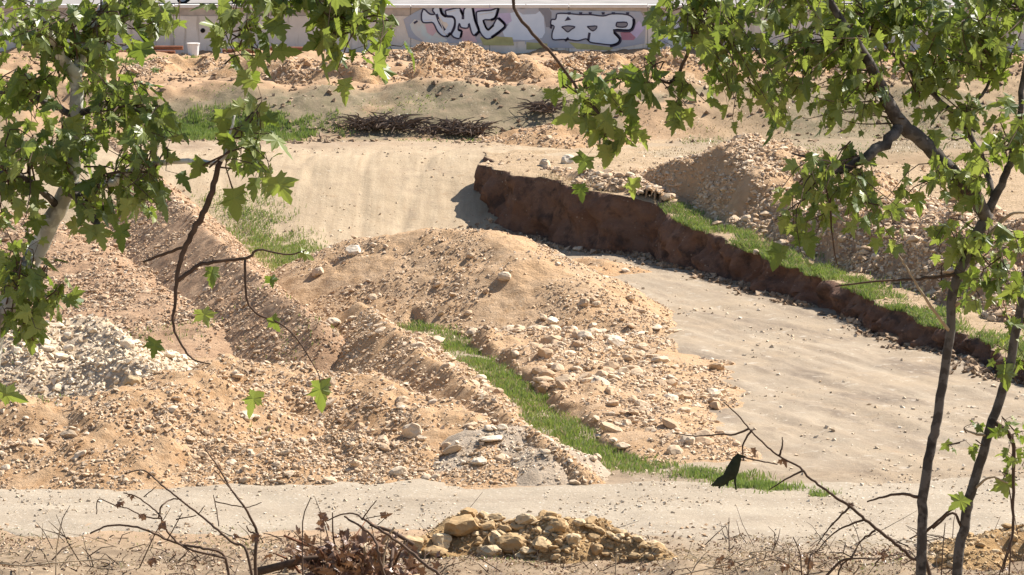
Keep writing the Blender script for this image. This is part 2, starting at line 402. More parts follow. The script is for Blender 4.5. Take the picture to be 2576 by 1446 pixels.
def build_terrace():
    u = np.arange(_u[0] + 0.0, _u[-1], -0.14); face = np.linspace(0, 1, 12)
    back = np.concatenate([np.arange(0.12, 2.0, 0.16), np.arange(2.0, 8, 0.3), np.array([9, 10.5, 12.5, 15, 18, 22, 27, 33, 40, 60])])
    rows = []
    et = edge_t(u); zt = terr_uz(u, np.zeros_like(u))
    for v in face:
        zb = np.full_like(u, -0.15); z = zb + (zt - zb) * v
        x0 = BX * et - BY * u; y0 = BY * et + BX * u
        out = -(1 - v) * (0.10 + 0.22 * zt) + 0.34 * fbm(u * 1.1, z * 1.2, 53, 6, 0.65) * np.sin(v * math.pi) ** 0.6 - 0.35 * np.maximum(0, noise(u * 0.35, z * 0.8, 54)) * (1 - v)
        rows.append(np.stack([x0 + BX * out, y0 + BY * out, z], -1))
    for t in back:
        z = terr_uz(u, np.full_like(u, t))
        rows.append(np.stack([BX * (t + et) - BY * u, BY * (t + et) + BX * u, z], -1))
    A = np.stack(rows)
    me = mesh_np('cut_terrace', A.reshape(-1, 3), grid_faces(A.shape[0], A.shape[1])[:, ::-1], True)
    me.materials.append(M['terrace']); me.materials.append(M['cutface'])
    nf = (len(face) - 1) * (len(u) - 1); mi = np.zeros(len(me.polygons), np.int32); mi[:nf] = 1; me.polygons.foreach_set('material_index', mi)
    tag(link('cut_terrace', me), 'raised terrace ending in a steep shaded earth cut', kind='structure')
build_terrace()

# ------------------------------------------------------------------ stones
def ico():
    t = (1 + 5 ** 0.5) / 2
    v = np.array([(-1, t, 0), (1, t, 0), (-1, -t, 0), (1, -t, 0), (0, -1, t), (0, 1, t), (0, -1, -t), (0, 1, -t), (t, 0, -1), (t, 0, 1), (-t, 0, -1), (-t, 0, 1)], float)
    v /= np.linalg.norm(v, axis=1)[:, None]
    f = np.array([(0, 11, 5), (0, 5, 1), (0, 1, 7), (0, 7, 10), (0, 10, 11), (1, 5, 9), (5, 11, 4), (11, 10, 2), (10, 7, 6), (7, 1, 8),
                  (3, 9, 4), (3, 4, 2), (3, 2, 6), (3, 6, 8), (3, 8, 9), (4, 9, 5), (2, 4, 11), (6, 2, 10), (8, 6, 7), (9, 8, 1)])
    return v, f
ICO_V, ICO_F = ico()
def subdiv(v, f):
    v = list(map(tuple, v)); mid = {}; out = []
    def m(a, b):
        k = (min(a, b), max(a, b))
        if k not in mid:
            p = (np.array(v[a]) + np.array(v[b])) / 2; p /= np.linalg.norm(p); mid[k] = len(v); v.append(tuple(p))
        return mid[k]
    for a, b, c in f:
        ab, bc, ca = m(a, b), m(b, c), m(c, a); out += [(a, ab, ca), (ab, b, bc), (ca, bc, c), (ab, bc, ca)]
    return np.array(v), np.array(out)
ICO2 = subdiv(ICO_V, ICO_F); ICO3 = subdiv(*ICO2)
def rock_verts(level, seed):
    r = np.random.default_rng(seed); v, f = (ICO_V, ICO_F) if level == 0 else (ICO2 if level == 1 else ICO3)
    v = v.copy()
    for k in range(9 if level else 4):                       # slice flats off a ball: angular broken faces
        n = r.normal(size=3); n /= np.linalg.norm(n); d = r.uniform(0.55, 0.85)
        h = v @ n; v -= np.where(h > d, h - d, 0)[:, None] * n
    v *= 1 + r.uniform(-0.07, 0.07, (len(v), 1))
    v *= np.array([r.uniform(0.85, 1.2), r.uniform(0.8, 1.15), r.uniform(0.55, 0.85)])
    return v, f
def chip_verts(seed):
    r = np.random.default_rng(seed); v = np.array([(1, 0, 0), (-1, 0, 0), (0, 1, 0), (0, -1, 0), (0, 0, 1), (0, 0, -1)], float) * r.uniform(0.75, 1.2, (6, 1)) + r.normal(0, 0.22, (6, 3))
    return v, np.array([(0, 2, 4), (2, 1, 4), (1, 3, 4), (3, 0, 4), (2, 0, 5), (1, 2, 5), (3, 1, 5), (0, 3, 5)])
ROCK0 = [chip_verts(100 + i) for i in range(16)]
ROCK1 = [rock_verts(1, 200 + i) for i in range(14)]
_rock_me = {}
def rock_mesh(i, mat):
    k = (i, mat)
    if k not in _rock_me:
        v, f = ROCK1[i]; me = mesh_np('stone', v, f, False); me.materials.append(M[mat]); _rock_me[k] = me
    return _rock_me[k]
def rot_mats(n, rng):
    q = rng.normal(size=(n, 4)); q /= np.linalg.norm(q, axis=1)[:, None]
    w_, x, y, z = q.T
    return np.stack([1 - 2 * (y * y + z * z), 2 * (x * y - w_ * z), 2 * (x * z + w_ * y), 2 * (x * y + w_ * z), 1 - 2 * (x * x + z * z), 2 * (y * z - w_ * x),
                     2 * (x * z - w_ * y), 2 * (y * z + w_ * x), 1 - 2 * (x * x + y * y)], -1).reshape(n, 3, 3)
def stone_mass(name, pts, sizes, mat, parent=None, off=(0, 0, 0), seed=1):
    rng = np.random.default_rng(seed); n = len(pts)
    if n == 0: return None
    R = rot_mats(n, rng); kind = rng.integers(0, len(ROCK0), n)
    T = np.stack([v for v, f in ROCK0])[kind]                       # n,12,3
    V = np.einsum('nij,nkj->nki', R, T) * sizes[:, None, None]
    V[..., 2] *= 0.8
    V = V + (pts - np.array(off))[:, None, :]
    Fc = np.stack([f for v, f in ROCK0])[kind] + (np.arange(n) * 6)[:, None, None]
    tint = np.repeat(rng.random(n), 6)
    me = mesh_np(name, V.reshape(-1, 3), Fc.reshape(-1, 3), False, {'tint': tint})
    return tag(link(name, me, M[mat], parent), kind='stuff')
def single_stones(pts, sizes, mat, parent, off, rng, name='stone'):
    for p, s in zip(pts, sizes):
        o = link(name, rock_mesh(int(rng.integers(0, 14)), mat), None, parent)
        o.location = tuple(np.asarray(p) - np.array(off)); a = s * rng.uniform(0.85, 1.15)
        o.scale = (a, s, s * rng.uniform(0.7, 1)); o.rotation_euler = (rng.uniform(-.5, .5), rng.uniform(-.5, .5), rng.uniform(0, 6.28))

# ------------------------------------------------------------------ spoil heaps
def ridge_h(X, Y, ridge, slope, apex=0.25):
    H = np.full(X.shape, -99.0)
    for a, b in zip(ridge[:-1], ridge[1:]):
        a = np.asarray(a, float); b = np.asarray(b, float); d = b[:2] - a[:2]; L = max(d @ d, 1e-6)
        t = np.clip(((X - a[0]) * d[0] + (Y - a[1]) * d[1]) / L, 0, 1)
        D = np.hypot(X - a[0] - t * d[0], Y - a[1] - t * d[1])
        H = np.maximum(H, a[2] + (b[2] - a[2]) * t - slope * (np.sqrt(D * D + apex * apex) - apex))
    return H
class Heap:
    def __init__(s, name, label, ridge, slope, soil_m, stone_m, seed, ground=base_z, n_small=5000, n_single=150, small=(0.03, 0.09), big=(0.10, 0.24),
                 rough=0.2, res=0.1, cat='heap', group=None, patch=0.0, lump=0.0, foot=0.0, apex=0.25, extra=None, warp=0.45):
        s.ridge = ridge; s.slope = slope; s.seed = seed; s.ground = ground; s.rough = rough; s.lump = lump; s.apex = apex; s.extra = extra; s.warp = warp
        R = np.array(ridge); gz = ground(R[:, 0], R[:, 1]); rad = (R[:, 2] - gz) / slope + 2.2
        x0, x1 = (R[:, 0] - rad).min(), (R[:, 0] + rad).max(); y0, y1 = (R[:, 1] - rad).min(), (R[:, 1] + rad).max()
        s.bb = (x0, x1, y0, y1)
        xs = np.arange(x0, x1, res); ys = np.arange(y0, y1, res); X, Y = np.meshgrid(xs, ys)
        Z = s.h(X, Y); G = ground(X, Y)
        ok = Z > G - 0.35
        Fq = grid_faces(*X.shape); keep = ok.ravel()[Fq].all(1); Fq = Fq[keep]
        used = np.unique(Fq); idx = np.full(X.size, -1); idx[used] = np.arange(len(used))
        c = (float(R[:, 0].mean()), float(R[:, 1].mean()), float(gz.mean()))
        V = np.stack([X, Y, Z], -1).reshape(-1, 3)[used] - np.array(c)
        s.root = thing(name, label, cat, c, group); s.c = c
        link('soil', mesh_np('soil', V, idx[Fq], True), M[soil_m], s.root)
        # stones: more of them low on the flanks and in patches
        rng = np.random.default_rng(seed)
        def scatter(n, sizes, k):
            xx = rng.uniform(x0, x1, n * 6); yy = rng.uniform(y0, y1, n * 6)
            zz = s.h(xx, yy); gg = ground(xx, yy)
            pr = 0.5 + 0.7 * fbm(xx * 0.6, yy * 0.6, seed + 300, 3) + patch
            pr = pr + foot * (1 - np.clip((zz - gg) / 0.9, 0, 1))
            m = (zz > gg + 0.015) & (rng.random(n * 6) < pr)
            xx, yy, zz = xx[m][:n], yy[m][:n], zz[m][:n]
            sz = sizes[0] + (sizes[1] - sizes[0]) * rng.random(len(xx)) ** 2.6
            return np.stack([xx, yy, zz + sz * k], -1), sz
        p, sz = scatter(int(n_small * 1.2), small, 0.12); stone_mass('gravel', p, sz, stone_m, s.root, c, seed)
        p, sz = scatter(n_single, big, 0.18); single_stones(p, sz, stone_m, s.root, c, rng)
    def h(s, X, Y):
        wx = X + s.warp * fbm(X * 0.5, Y * 0.5, s.seed + 1, 3); wy = Y + s.warp * fbm(X * 0.5, Y * 0.5, s.seed + 2, 3)
        H = ridge_h(wx, wy, s.ridge, s.slope, s.apex)
        G = s.ground(X, Y); up = np.clip((H - G) / 0.7, 0, 1)
        H = H + s.rough * up * fbm(X * 0.8, Y * 0.8, s.seed + 5, 5, 0.55)
        if s.lump: H = H + s.lump * up * np.maximum(0, noise(X * 1.3, Y * 1.3, s.seed + 6)) ** 1.5
        H = H + 0.03 * up * noise(X * 5, Y * 5, s.seed + 7)
        if s.extra is not None: H = s.extra(X, Y, H)
        return H
def R(*pts): return [P(*p) for p in pts]

def keep_off_lip(X, Y, H):
    t = BX * X + BY * Y - edge_t(-BY * X + BX * Y); return H - 0.9 * np.clip(2.7 - t, 0, 9) - 8.0 * np.clip(0.5 - t, 0, 9)
STRIP = np.array([P(*q)[:2] for q in ((560, 575), (720, 650), (800, 745), (890, 795), (1010, 795), (1100, 850), (1190, 900), (1290, 975), (1380, 1055), (1470, 1130), (1600, 1178), (1830, 1200))])
def off_strip(X, Y, H, wd=0.75):
    """leave the grassed corridor between the two rows of heaps clear"""
    D = np.full(np.shape(X), 99.0)
    for a, b in zip(STRIP[:-1], STRIP[1:]):
        d = b - a; t = np.clip(((X - a[0]) * d[0] + (Y - a[1]) * d[1]) / (d @ d), 0, 1); D = np.minimum(D, np.hypot(X - a[0] - t * d[0], Y - a[1] - t * d[1]))
    return H - 1.1 * np.clip(wd - D + 0.3 * noise(X * 0.9, Y * 0.9, 95), 0, 3)
mid = Heap('spoil_heap', 'rounded tan heap of earth standing alone beside the dark trench', R((835, 650, 1.2), (915, 602, 1.95), (1050, 578, 2.4), (1225, 584, 2.45), (1330, 632, 2.05), (1460, 722, 1.2), (1590, 805, 0.4)),
           0.52, 'tan', 'st_cream', 1000, n_small=7500, n_single=150, rough=0.08, small=(0.025, 0.075), big=(0.08, 0.2), apex=0.9, foot=0.35, patch=-0.12, warp=0.2, group='heaps on the pit floor', extra=lambda X, Y, H: off_strip(X, Y, H, 0.1))
rear = Heap('spoil_berm', 'long brown earth berm with a sharp crest ending at the top of the dug ramp', R((220, 300, 2.8), (375, 425, 2.3), (515, 575, 2.0), (645, 695, 1.7), (805, 812, 1.4)),
            0.78, 'brown', 'st_brown', 1100, n_small=14000, n_single=200, rough=0.05, small=(0.03, 0.085), big=(0.08, 0.16), group='heaps along the gravel track', extra=off_strip, warp=0.1, apex=0.06)
leftfill = Heap('spoil_berm', 'broad low brown heap behind the pale gravel heap', R((-200, 480, 1.1), (100, 570, 0.85), (300, 700, 0.65), (560, 820, 0.55)),
            0.16, 'brown', 'st_brown', 1150, n_small=14000, n_single=300, rough=0.14, lump=0.1, small=(0.035, 0.10), big=(0.1, 0.2), group='heaps along the gravel track')
second = Heap('spoil_berm', 'orange earth berm with crumbling scarp running down beside the grass strip', R((905, 762, 1.6), (985, 820, 1.55), (1105, 912, 1.45), (1235, 1008, 1.2), (1365, 1103, 0.8), (1475, 1178, 0.35)),
              0.85, 'orange', 'st_cream', 1200, n_small=9000, n_single=200, rough=0.07, lump=0.12, small=(0.025, 0.08), big=(0.08, 0.18), group='heaps along the gravel track', extra=lambda X, Y, H: off_strip(X, Y, H, 0.45), warp=0.1, apex=0.08)
front = Heap('spoil_heap', 'wide orange stony heap rising straight from the gravel track', R((-150, 1000, 1.5), (120, 1000, 1.5), (330, 1000, 1.55), (560, 918, 1.75), (760, 915, 1.7), (960, 965, 1.4), (1120, 1040, 1.05), (1240, 1110, 0.7)),
             0.34, 'orange', 'st_cream', 1300, n_small=21000, n_single=300, rough=0.14, lump=0.12, small=(0.025, 0.085), big=(0.085, 0.2), patch=0.12, foot=0.3, group='heaps along the gravel track', extra=off_strip)
toe = Heap('spoil_heap', 'low orange apron of loose stones along the edge of the gravel track', R((-150, 1130, 0.62), (150, 1120, 0.65), (420, 1115, 0.7), (640, 1120, 0.66), (860, 1110, 0.68), (1030, 1130, 0.55)),
             0.36, 'orange', 'st_cream', 1350, n_small=14000, n_single=300, rough=0.11, lump=0.1, small=(0.025, 0.08), big=(0.08, 0.18), patch=0.25, foot=0.3, group='heaps along the gravel track', extra=off_strip)
M['greyg'] = soil('grey_gravel_soil', (0.42, 0.335, 0.24), (0.45, 0.365, 0.27), (0.38, 0.29, 0.20), (0.52, 0.44, 0.33), 1.0)
slide = Heap('gravel_heap', 'smooth grey gravel slide at the end of the orange heaps', R((1190, 1085, 0.85), (1270, 1075, 0.95), (1335, 1100, 0.8), (1410, 1165, 0.4)),
             0.42, 'greyg', 'st_pale', 1380, n_small=2200, n_single=80, rough=0.07, small=(0.02, 0.07), big=(0.07, 0.16), patch=-0.1, group='heaps along the gravel track', extra=off_strip)
white = Heap('gravel_heap', 'pale cream heap of broken limestone beside the tree trunk', R((-120, 790, 2.4), (110, 805, 2.35), (215, 800, 2.35), (330, 860, 2.0), (425, 940, 1.6)),
             0.5, 'pale', 'st_white', 1400, n_small=9500, n_single=280, rough=0.14, small=(0.05, 0.12), big=(0.11, 0.22), patch=0.6, group='heaps along the gravel track')
spread = Heap('rubble_heap', 'flattened stony rubble spread between grass strip and grey pit floor', R((1210, 835, 0.5), (1350, 835, 0.42), (1500, 845, 0.35), (1400, 890, 0.45), (1450, 950, 0.45), (1560, 1040, 0.38), (1690, 1110, 0.22), (1600, 980, 0.3), (1640, 900, 0.25)),
              0.13, 'tan', 'st_cream', 1500, n_small=9000, n_single=300, rough=0.13, lump=0.35, big=(0.1, 0.3), patch=0.1, group='heaps on the pit floor', extra=off_strip)
rub = Heap('rubble_heap', 'tall rubble heap of pale broken stone on the terrace', R((1690, 450, 2.8), (1800, 400, 3.3), (1885, 348, 4.1), (1960, 380, 3.8), (2060, 430, 3.2), (2000, 540, 2.2), (1860, 480, 2.8), (1720, 480, 2.6)),
           0.34, 'tan', 'st_cream', 1600, ground=terr_z, n_small=12000, n_single=300, rough=0.22, small=(0.04, 0.12), big=(0.12, 0.24), patch=0.25, group='heaps on the terrace', extra=keep_off_lip)
rub2 = Heap('rubble_heap', 'long brown rubble heap on the terrace behind the saplings', R((1960, 570, 2.0), (2120, 505, 2.8), (2290, 515, 2.8), (2440, 560, 2.7), (2640, 600, 2.6), (2500, 720, 1.5), (2300, 640, 1.8)),
            0.28, 'brown', 'st_cream', 1700, ground=terr_z, n_small=14000, n_single=300, rough=0.28, lump=0.3, small=(0.05, 0.13), big=(0.12, 0.26), patch=0.25, group='heaps on the terrace', extra=keep_off_lip)
lip = Heap('rubble_heap', 'small tumble of boulders and earth at the lip of the cut', R((1380, 422, 2.5), (1470, 432, 2.65), (1560, 445, 2.6), (1640, 470, 2.4)),
           0.5, 'tan', 'st_cream', 1750, ground=terr_z, n_small=2200, n_single=160, rough=0.2, small=(0.04, 0.11), big=(0.12, 0.3), patch=0.3, group='heaps on the terrace', extra=lambda X, Y, H: H - 9.0 * np.clip(0.45 - (BX * X + BY * Y - edge_t(-BY * X + BX * Y)), 0, 6))
# dumped loads on the bank in front of the wall
bk = [('low orange mound below the blank end of the wall', [(350, 175, 4.4), (430, 145, 4.75), (560, 150, 4.7)], 0.6),
      ('ragged orange mound under the hanging leaf spray', [(620, 155, 4.7), (780, 160, 4.75), (900, 165, 4.8), (990, 180, 4.6)], 1.1),
      ('orange mound heaped against the foot of the graffiti wall', [(990, 130, 4.6), (1080, 116, 4.85), (1180, 120, 4.75)], 0.5),
      ('crumbling orange mound pitted with dark hollows in front of the graffiti', [(1060, 165, 4.7), (1200, 148, 4.9), (1330, 152, 4.95), (1380, 170, 4.6)], 1.4),
      ('smooth orange mound in front of the second graffiti piece', [(1400, 155, 4.75), (1490, 142, 4.9), (1590, 160, 4.7)], 0.7),
      ('flat topped orange mound beyond the right end of the graffiti', [(1630, 148, 4.8), (1740, 142, 4.9), (1850, 150, 4.8)], 0.6),
      ('low ragged ridge of orange clods on the edge of the bank', [(1000, 195, 4.45), (1200, 190, 4.5), (1400, 195, 4.45), (1560, 200, 4.4)], 1.0),
      ('tan mound on the bank half hidden by the plane crown', [(1980, 165, 4.6), (2150, 160, 4.75), (2400, 175, 4.6)], 0.6)]
for i, (lab, rd, lp) in enumerate(bk):
    Heap('earth_mound', lab, R(*rd), 0.36, 'orange', 'st_brown', 1800 + 20 * i, n_small=2200, n_single=60, rough=0.24, lump=0.5 * lp, small=(0.05, 0.12), big=(0.12, 0.24), res=0.13, patch=-0.1, group='mounds along the wall', cat='mound', extra=lambda X, Y, H: H - 0.6 * np.clip(184.5 - Y + noise(X * 0.4, Y * 0.1, 96), 0, 20))
spill = Heap('earth_mound', 'low spill of orange earth beside the brush at the foot of the bank', R((1230, 345, 2.5), (1340, 320, 2.95), (1430, 300, 3.3), (1520, 330, 2.8)),
           0.3, 'orange', 'st_brown', 1930, n_small=1200, n_single=40, rough=0.15, small=(0.04, 0.1), big=(0.1, 0.2), res=0.13, cat='mound')
nib = Heap('earth_mound', 'small orange crumble of earth at the foot of the dark cut', R((1455, 650, 0.35), (1520, 655, 0.42), (1585, 668, 0.25)),
           0.35, 'orange', 'st_cream', 1940, n_small=300, n_single=25, rough=0.08, small=(0.03, 0.08), big=(0.08, 0.16), cat='mound')
rock_pile = Heap('rock_pile', 'ochre pile of boulders and earth on the near edge of the track', R((1110, 1350, 0.4), (1165, 1302, 0.72), (1280, 1308, 0.7), (1420, 1322, 0.7), (1550, 1325, 0.64), (1650, 1375, 0.34)),
           0.75, 'ochre', 'st_ochre', 1950, n_small=2200, n_single=260, rough=0.12, lump=0.12, small=(0.03, 0.07), big=(0.08, 0.2), res=0.06, patch=0.2, cat='rock pile')
leafpile = Heap('rock_pile', 'rust brown heap of stones and dead leaves behind the two saplings', R((2400, 1380, 0.42), (2480, 1330, 0.62), (2600, 1325, 0.7), (2750, 1340, 0.6)),
           0.7, 'ochre', 'st_ochre', 1990, n_small=900, n_single=110, rough=0.12, lump=0.1, small=(0.03, 0.07), big=(0.06, 0.15), res=0.06, patch=0.2, cat='rock pile')

ALLH = [mid, rear, leftfill, second, front, toe, slide, white, spread, rub, rub2, lip, rock_pile, leafpile]
def top_z(x, y):
    x = np.atleast_1d(np.asarray(x, float)); y = np.atleast_1d(np.asarray(y, float)); z = terr_z(x, y)
    for h in ALLH:
        m = (x > h.bb[0]) & (x < h.bb[1]) & (y > h.bb[2]) & (y < h.bb[3])
        if m.any(): z[m] = np.maximum(z[m], h.h(x[m], y[m]))
    return z
def on_surface(px, py, dmin=86, dmax=205):
    """first surface point along the line of sight"""
    r = ray(px, py); d = np.arange(dmin, dmax, 0.12); t = d / r[1]
    x = r[0] * t; z = CAM_H + r[2] * t; s = top_z(x, d)
    k = int(np.argmax(s >= z)); return np.array([x[k], d[k], s[k]])

# ------------------------------------------------------------------ boulders one can name
def boulder(px, py, wpx, label, mat='st_pale', seed=0, flat=1.0, tall=1.0, tilt=0.0, sink=0.25, group=None, name='boulder'):
    p = on_surface(px, py); v, f = rock_verts(2, 500 + seed)
    s = wpx / F2 * p[1] / 2
    v = v * np.array([s, s * 0.85 * flat, s * 0.95 * tall])
    me = mesh_np(name, v, f, False); o = link(name, me, M[mat]); o.location = (p[0], p[1], p[2] + s * tall * (0.45 - sink))
    o.rotation_euler = (0.1, tilt, seed * 1.3); tag(o, label, 'stone' if name != 'stone_slab' else 'slab', group)
boulder(1040, 1092, 62, 'big rounded whitish boulder low on the orange front heap', seed=1, tall=1.1)
boulder(1140, 1140, 66, 'flat tilted grey-white boulder at the foot of the orange front heap', seed=2, tall=0.6, tilt=0.35)
boulder(1235, 1110, 62, 'half buried grey boulder beside the grey gravel slide', seed=3, tall=0.5)
boulder(1205, 1170, 46, 'small pale boulder at the toe of the front heap by the track', seed=4, tall=0.8)
boulder(1000, 1195, 44, 'squarish pale stone lying where the front heap meets the track', seed=5)
boulder(1060, 1108, 30, 'small cream stone propped under the big rounded whitish boulder', seed=6)
boulder(175, 1100, 46, 'white angular block on the orange slope below the pale gravel heap', seed=7)
boulder(330, 970, 62, 'reddish buried block casting a dark shadow above the orange slope', 'st_ochre', seed=8, tall=1.2)
boulder(478, 1115, 34, 'round cream stone on the orange front slope', 'st_cream', seed=9)
boulder(838, 820, 38, 'upright white stone on the crest end of the brown berm', seed=10, tall=1.5)
boulder(1025, 968, 34, 'flat white stone below the orange scarp', seed=11, tall=0.5)
boulder(1270, 702, 44, 'pale boulder halfway up the rounded tan heap', seed=12)
boulder(1390, 815, 44, 'bright pale boulder at the foot of the rounded tan heap', seed=13)
boulder(1450, 875, 40, 'brown clod of earth at the foot of the rounded tan heap', 'st_brown', seed=14)
boulder(1545, 872, 60, 'large pale boulder with dark underside on the stony rubble', seed=15)
boulder(1620, 885, 44, 'brown lump of earth beside the large pale boulder', 'st_brown', seed=16, tall=0.6)
boulder(1650, 900, 50, 'dark brown clod on the edge of the grey pit floor', 'st_brown', seed=17, tall=0.5)
boulder(1530, 990, 44, 'brown shadowed boulder in the middle of the stony rubble', 'st_brown', seed=18)
boulder(1420, 960, 70, 'broad cream slab half sunk in the stony rubble', seed=19, tall=0.5)
boulder(1370, 985, 40, 'upright brown lump beside the grass strip', 'st_brown', seed=20)
boulder(1490, 955, 44, 'tan boulder ringed by small stones on the rubble', 'st_cream', seed=21, tall=0.7)
boulder(1470, 770, 40, 'dark clod high on the right flank of the rounded tan heap', 'st_brown', seed=22)
boulder(1650, 826, 62, 'white flat slab lying on the grey pit floor at the tan heap toe', seed=23, tall=0.25, flat=0.6, name='stone_slab')
boulder(1692, 834, 52, 'white plate of stone next to the flat slab on the pit floor', seed=24, tall=0.25, flat=0.6, name='stone_slab')
boulder(1372, 418, 40, 'pale boulder at the lip of the dark cut', seed=25)
boulder(1430, 412, 46, 'shadowed boulder with pale top at the lip of the cut', seed=26, tall=1.3)
boulder(1455, 632, 36, 'pale stone at the dark foot of the cut', seed=27)
boulder(1900, 690, 0.1 + 22, 'small stone on the grassy lip of the cut', seed=28)
boulder(890, 640, 50, 'pale block near the crest of the rounded tan heap', seed=29)
boulder(800, 690, 46, 'cream stone at the left toe of the rounded tan heap', seed=30)
OCHRE = ['dark rounded boulder alone at the brush end of the ochre pile', 'biggest ochre boulder with a smooth sunlit face in the near rock pile', 'ochre boulder leaning under the biggest one of the pile', 'low ochre boulder at the foot of the pile next to the dark rounded one',
         'flat brown boulder on the highest crest of the ochre pile', 'small brown boulder beside the crest boulder of the ochre pile', 'round boulder in the middle of the ochre pile crest', 'boulder with a pale cap past the middle of the ochre pile crest',
         'boulder in the shaded foot below the round crest boulder', 'boulder in the shaded foot below the pale capped one', 'wide low boulder at the shaded foot under the biggest boulder', 'ochre boulder bedded in loose yellow stones of the near pile',
         'small ochre boulder at the earthy end of the near pile', 'squat boulder lowest in the shaded foot of the near pile', 'ochre boulder wedged between the biggest and the round crest boulder', 'small stone on the yellow stony crest of the near pile', 'last small boulder on the tapering end of the near pile']
# boulders of the ochre pile
for i, (x, y, wd, tl) in enumerate([(1042, 1385, 74, 1.2), (1165, 1352, 120, 0.9), (1108, 1378, 92, 0.8), (1095, 1400, 84, 0.6), (1180, 1300, 66, 0.7), (1245, 1310, 58, 0.7), (1322, 1322, 70, 0.9), (1402, 1340, 76, 0.8),
                                    (1290, 1385, 84, 0.9), (1360, 1390, 78, 0.8), (1235, 1400, 96, 0.7), (1440, 1372, 70, 0.8), (1500, 1390, 58, 0.7), (1330, 1405, 60, 0.7), (1250, 1360, 60, 0.8), (1460, 1325, 46, 0.8), (1560, 1365, 46, 0.7)]):
    boulder(x, y, wd * 0.88, OCHRE[i], 'st_ochre', 60 + i, tall=tl * 1.15, sink=0.1, group='boulders in the ochre pile')

# loose stones on the pit floor, the track and round the heap feet
def loose(name, label, n, region, sizes, mat, seed, zf, keep=None):
    rng = np.random.default_rng(seed); x = rng.uniform(region[0], region[1], n); y = rng.uniform(region[2], region[3], n)
    m = rng.random(n) < np.clip(0.45 + 0.9 * fbm(x * 0.5, y * 0.35, seed, 3), 0.02, 1)
    if keep is not None: m &= keep(x, y)
    x, y = x[m], y[m]; s = sizes[0] + (sizes[1] - sizes[0]) * rng.random(len(x)) ** 3
    o = stone_mass(name, np.stack([x, y, zf(x, y) + s * 0.2], -1), s, mat, seed=seed)
    if o: o['label'] = label
loose('loose_stones', 'scattered small stones on the grey pit floor', 5000, (-6, 16, 101, 153), (0.02, 0.09), 'st_pale', 2100, base_z)
loose('loose_stones', 'pebbles strewn over the gravel track', 12000, (-16, 16, 90, 102.5), (0.015, 0.06), 'st_pale', 2101, lambda x, y: base_z(x, y) + 0.01)
M['clod'] = stone_mat('earth_clod', (0.20, 0.14, 0.09), (0.44, 0.33, 0.22), (0.30, 0.21, 0.135))
loose('loose_stones', 'clods and stones lying on the bank before the wall', 15000, (-25, 25, 172, 204), (0.03, 0.17), 'clod', 2102, base_z)
loose('loose_stones', 'stones scattered over the terrace top', 6000, (-1, 22, 112, 168), (0.03, 0.11), 'st_brown', 2103, terr_z, lambda x, y: BX * x + BY * y - edge_t(-BY * x + BX * y) > 0.1)
loose('loose_stones', 'few small stones on the dug ramp', 2600, (-16, 0, 152, 174), (0.02, 0.08), 'st_cream', 2104, base_z)
loose('loose_stones', 'litter of stones and chips on the near verge', 6000, (-13, 13, 85, 94.5), (0.015, 0.07), 'st_brown', 2105, base_z)

# ------------------------------------------------------------------ grass
def grass(name, label, n, pts_fn, hgt, wid, mat, seed, lean=0.35):
    rng = np.random.default_rng(seed); x, y, z = pts_fn(rng, n); n = len(x)
    h = hgt * rng.uniform(0.3, 1.2, n) * (0.85 + 0.45 * noise(x * 1.7, y * 1.7, 79)); a = rng.uniform(0, 6.283, n); b = rng.uniform(0, 6.283, n); wv = wid * rng.uniform(0.6, 1.2, n)
    dx, dy = np.cos(a) * wv / 2, np.sin(a) * wv / 2; lx, ly = np.cos(b) * h * lean * rng.random(n), np.sin(b) * h * lean * rng.random(n)
    V = np.stack([np.stack([x - dx, y - dy, z - 0.02], -1), np.stack([x + dx, y + dy, z - 0.02], -1),
                  np.stack([x + dx * .7 + lx * .4, y + dy * .7 + ly * .4, z + h * .6], -1), np.stack([x - dx * .7 + lx * .4, y - dy * .7 + ly * .4, z + h * .6], -1),
                  np.stack([x + lx, y + ly, z + h], -1)], 1)
    i = (np.arange(n) * 5)[:, None]
    T = np.concatenate([i + np.array([[0, 1, 2]]), i + np.array([[0, 2, 4]])], 1).reshape(-1, 3)
    me = mesh_np(name, V.reshape(-1, 3), T, False, {'tint': np.repeat(rng.random(n), 5)})
    tag(link(name, me, M[mat]), label, kind='stuff')
def strip_pts(line, width, zf, ragged=0.62):
    """points along a ground line given as (px, py, half-width in m)"""
    L = np.array([np.r_[P(a, b, 0)[:2], w_] for a, b, w_ in line]); seg = np.r_[0, np.cumsum(np.hypot(*np.diff(L[:, :2], axis=0).T))]
    def fn(rng, n):
        s = rng.uniform(0, seg[-1], n); cx = np.interp(s, seg, L[:, 0]); cy = np.interp(s, seg, L[:, 1]); hw = np.interp(s, seg, L[:, 2])
        a = rng.normal(0, 0.55, n) * hw
        x = cx + a; y = cy + rng.normal(0, 0.3, n) * hw
        k = noise(x * 0.8, y * 0.8, 77) + 0.5 * noise(x * 2.3, y * 2.3, 78) + ragged > rng.random(n) * 1.3 - 0.4
        x, y = x[k], y[k]; return x, y, zf(x, y)
    return fn
grass('grass_strip', 'bright green grass strip running between the two rows of heaps', 52000,
      strip_pts([(590, 575, 1.3), (720, 630, 1.5), (800, 715, 1.0), (885, 770, 0.8), (1010, 785, 0.7), (1100, 848, 0.7), (1190, 900, 0.75), (1290, 975, 0.8), (1380, 1055, 0.85), (1470, 1128, 0.9), (1600, 1172, 1.1), (1760, 1192, 1.2), (1850, 1208, 0.8)], 1, base_z), 0.17, 0.035, 'grass', 31, 0.7)
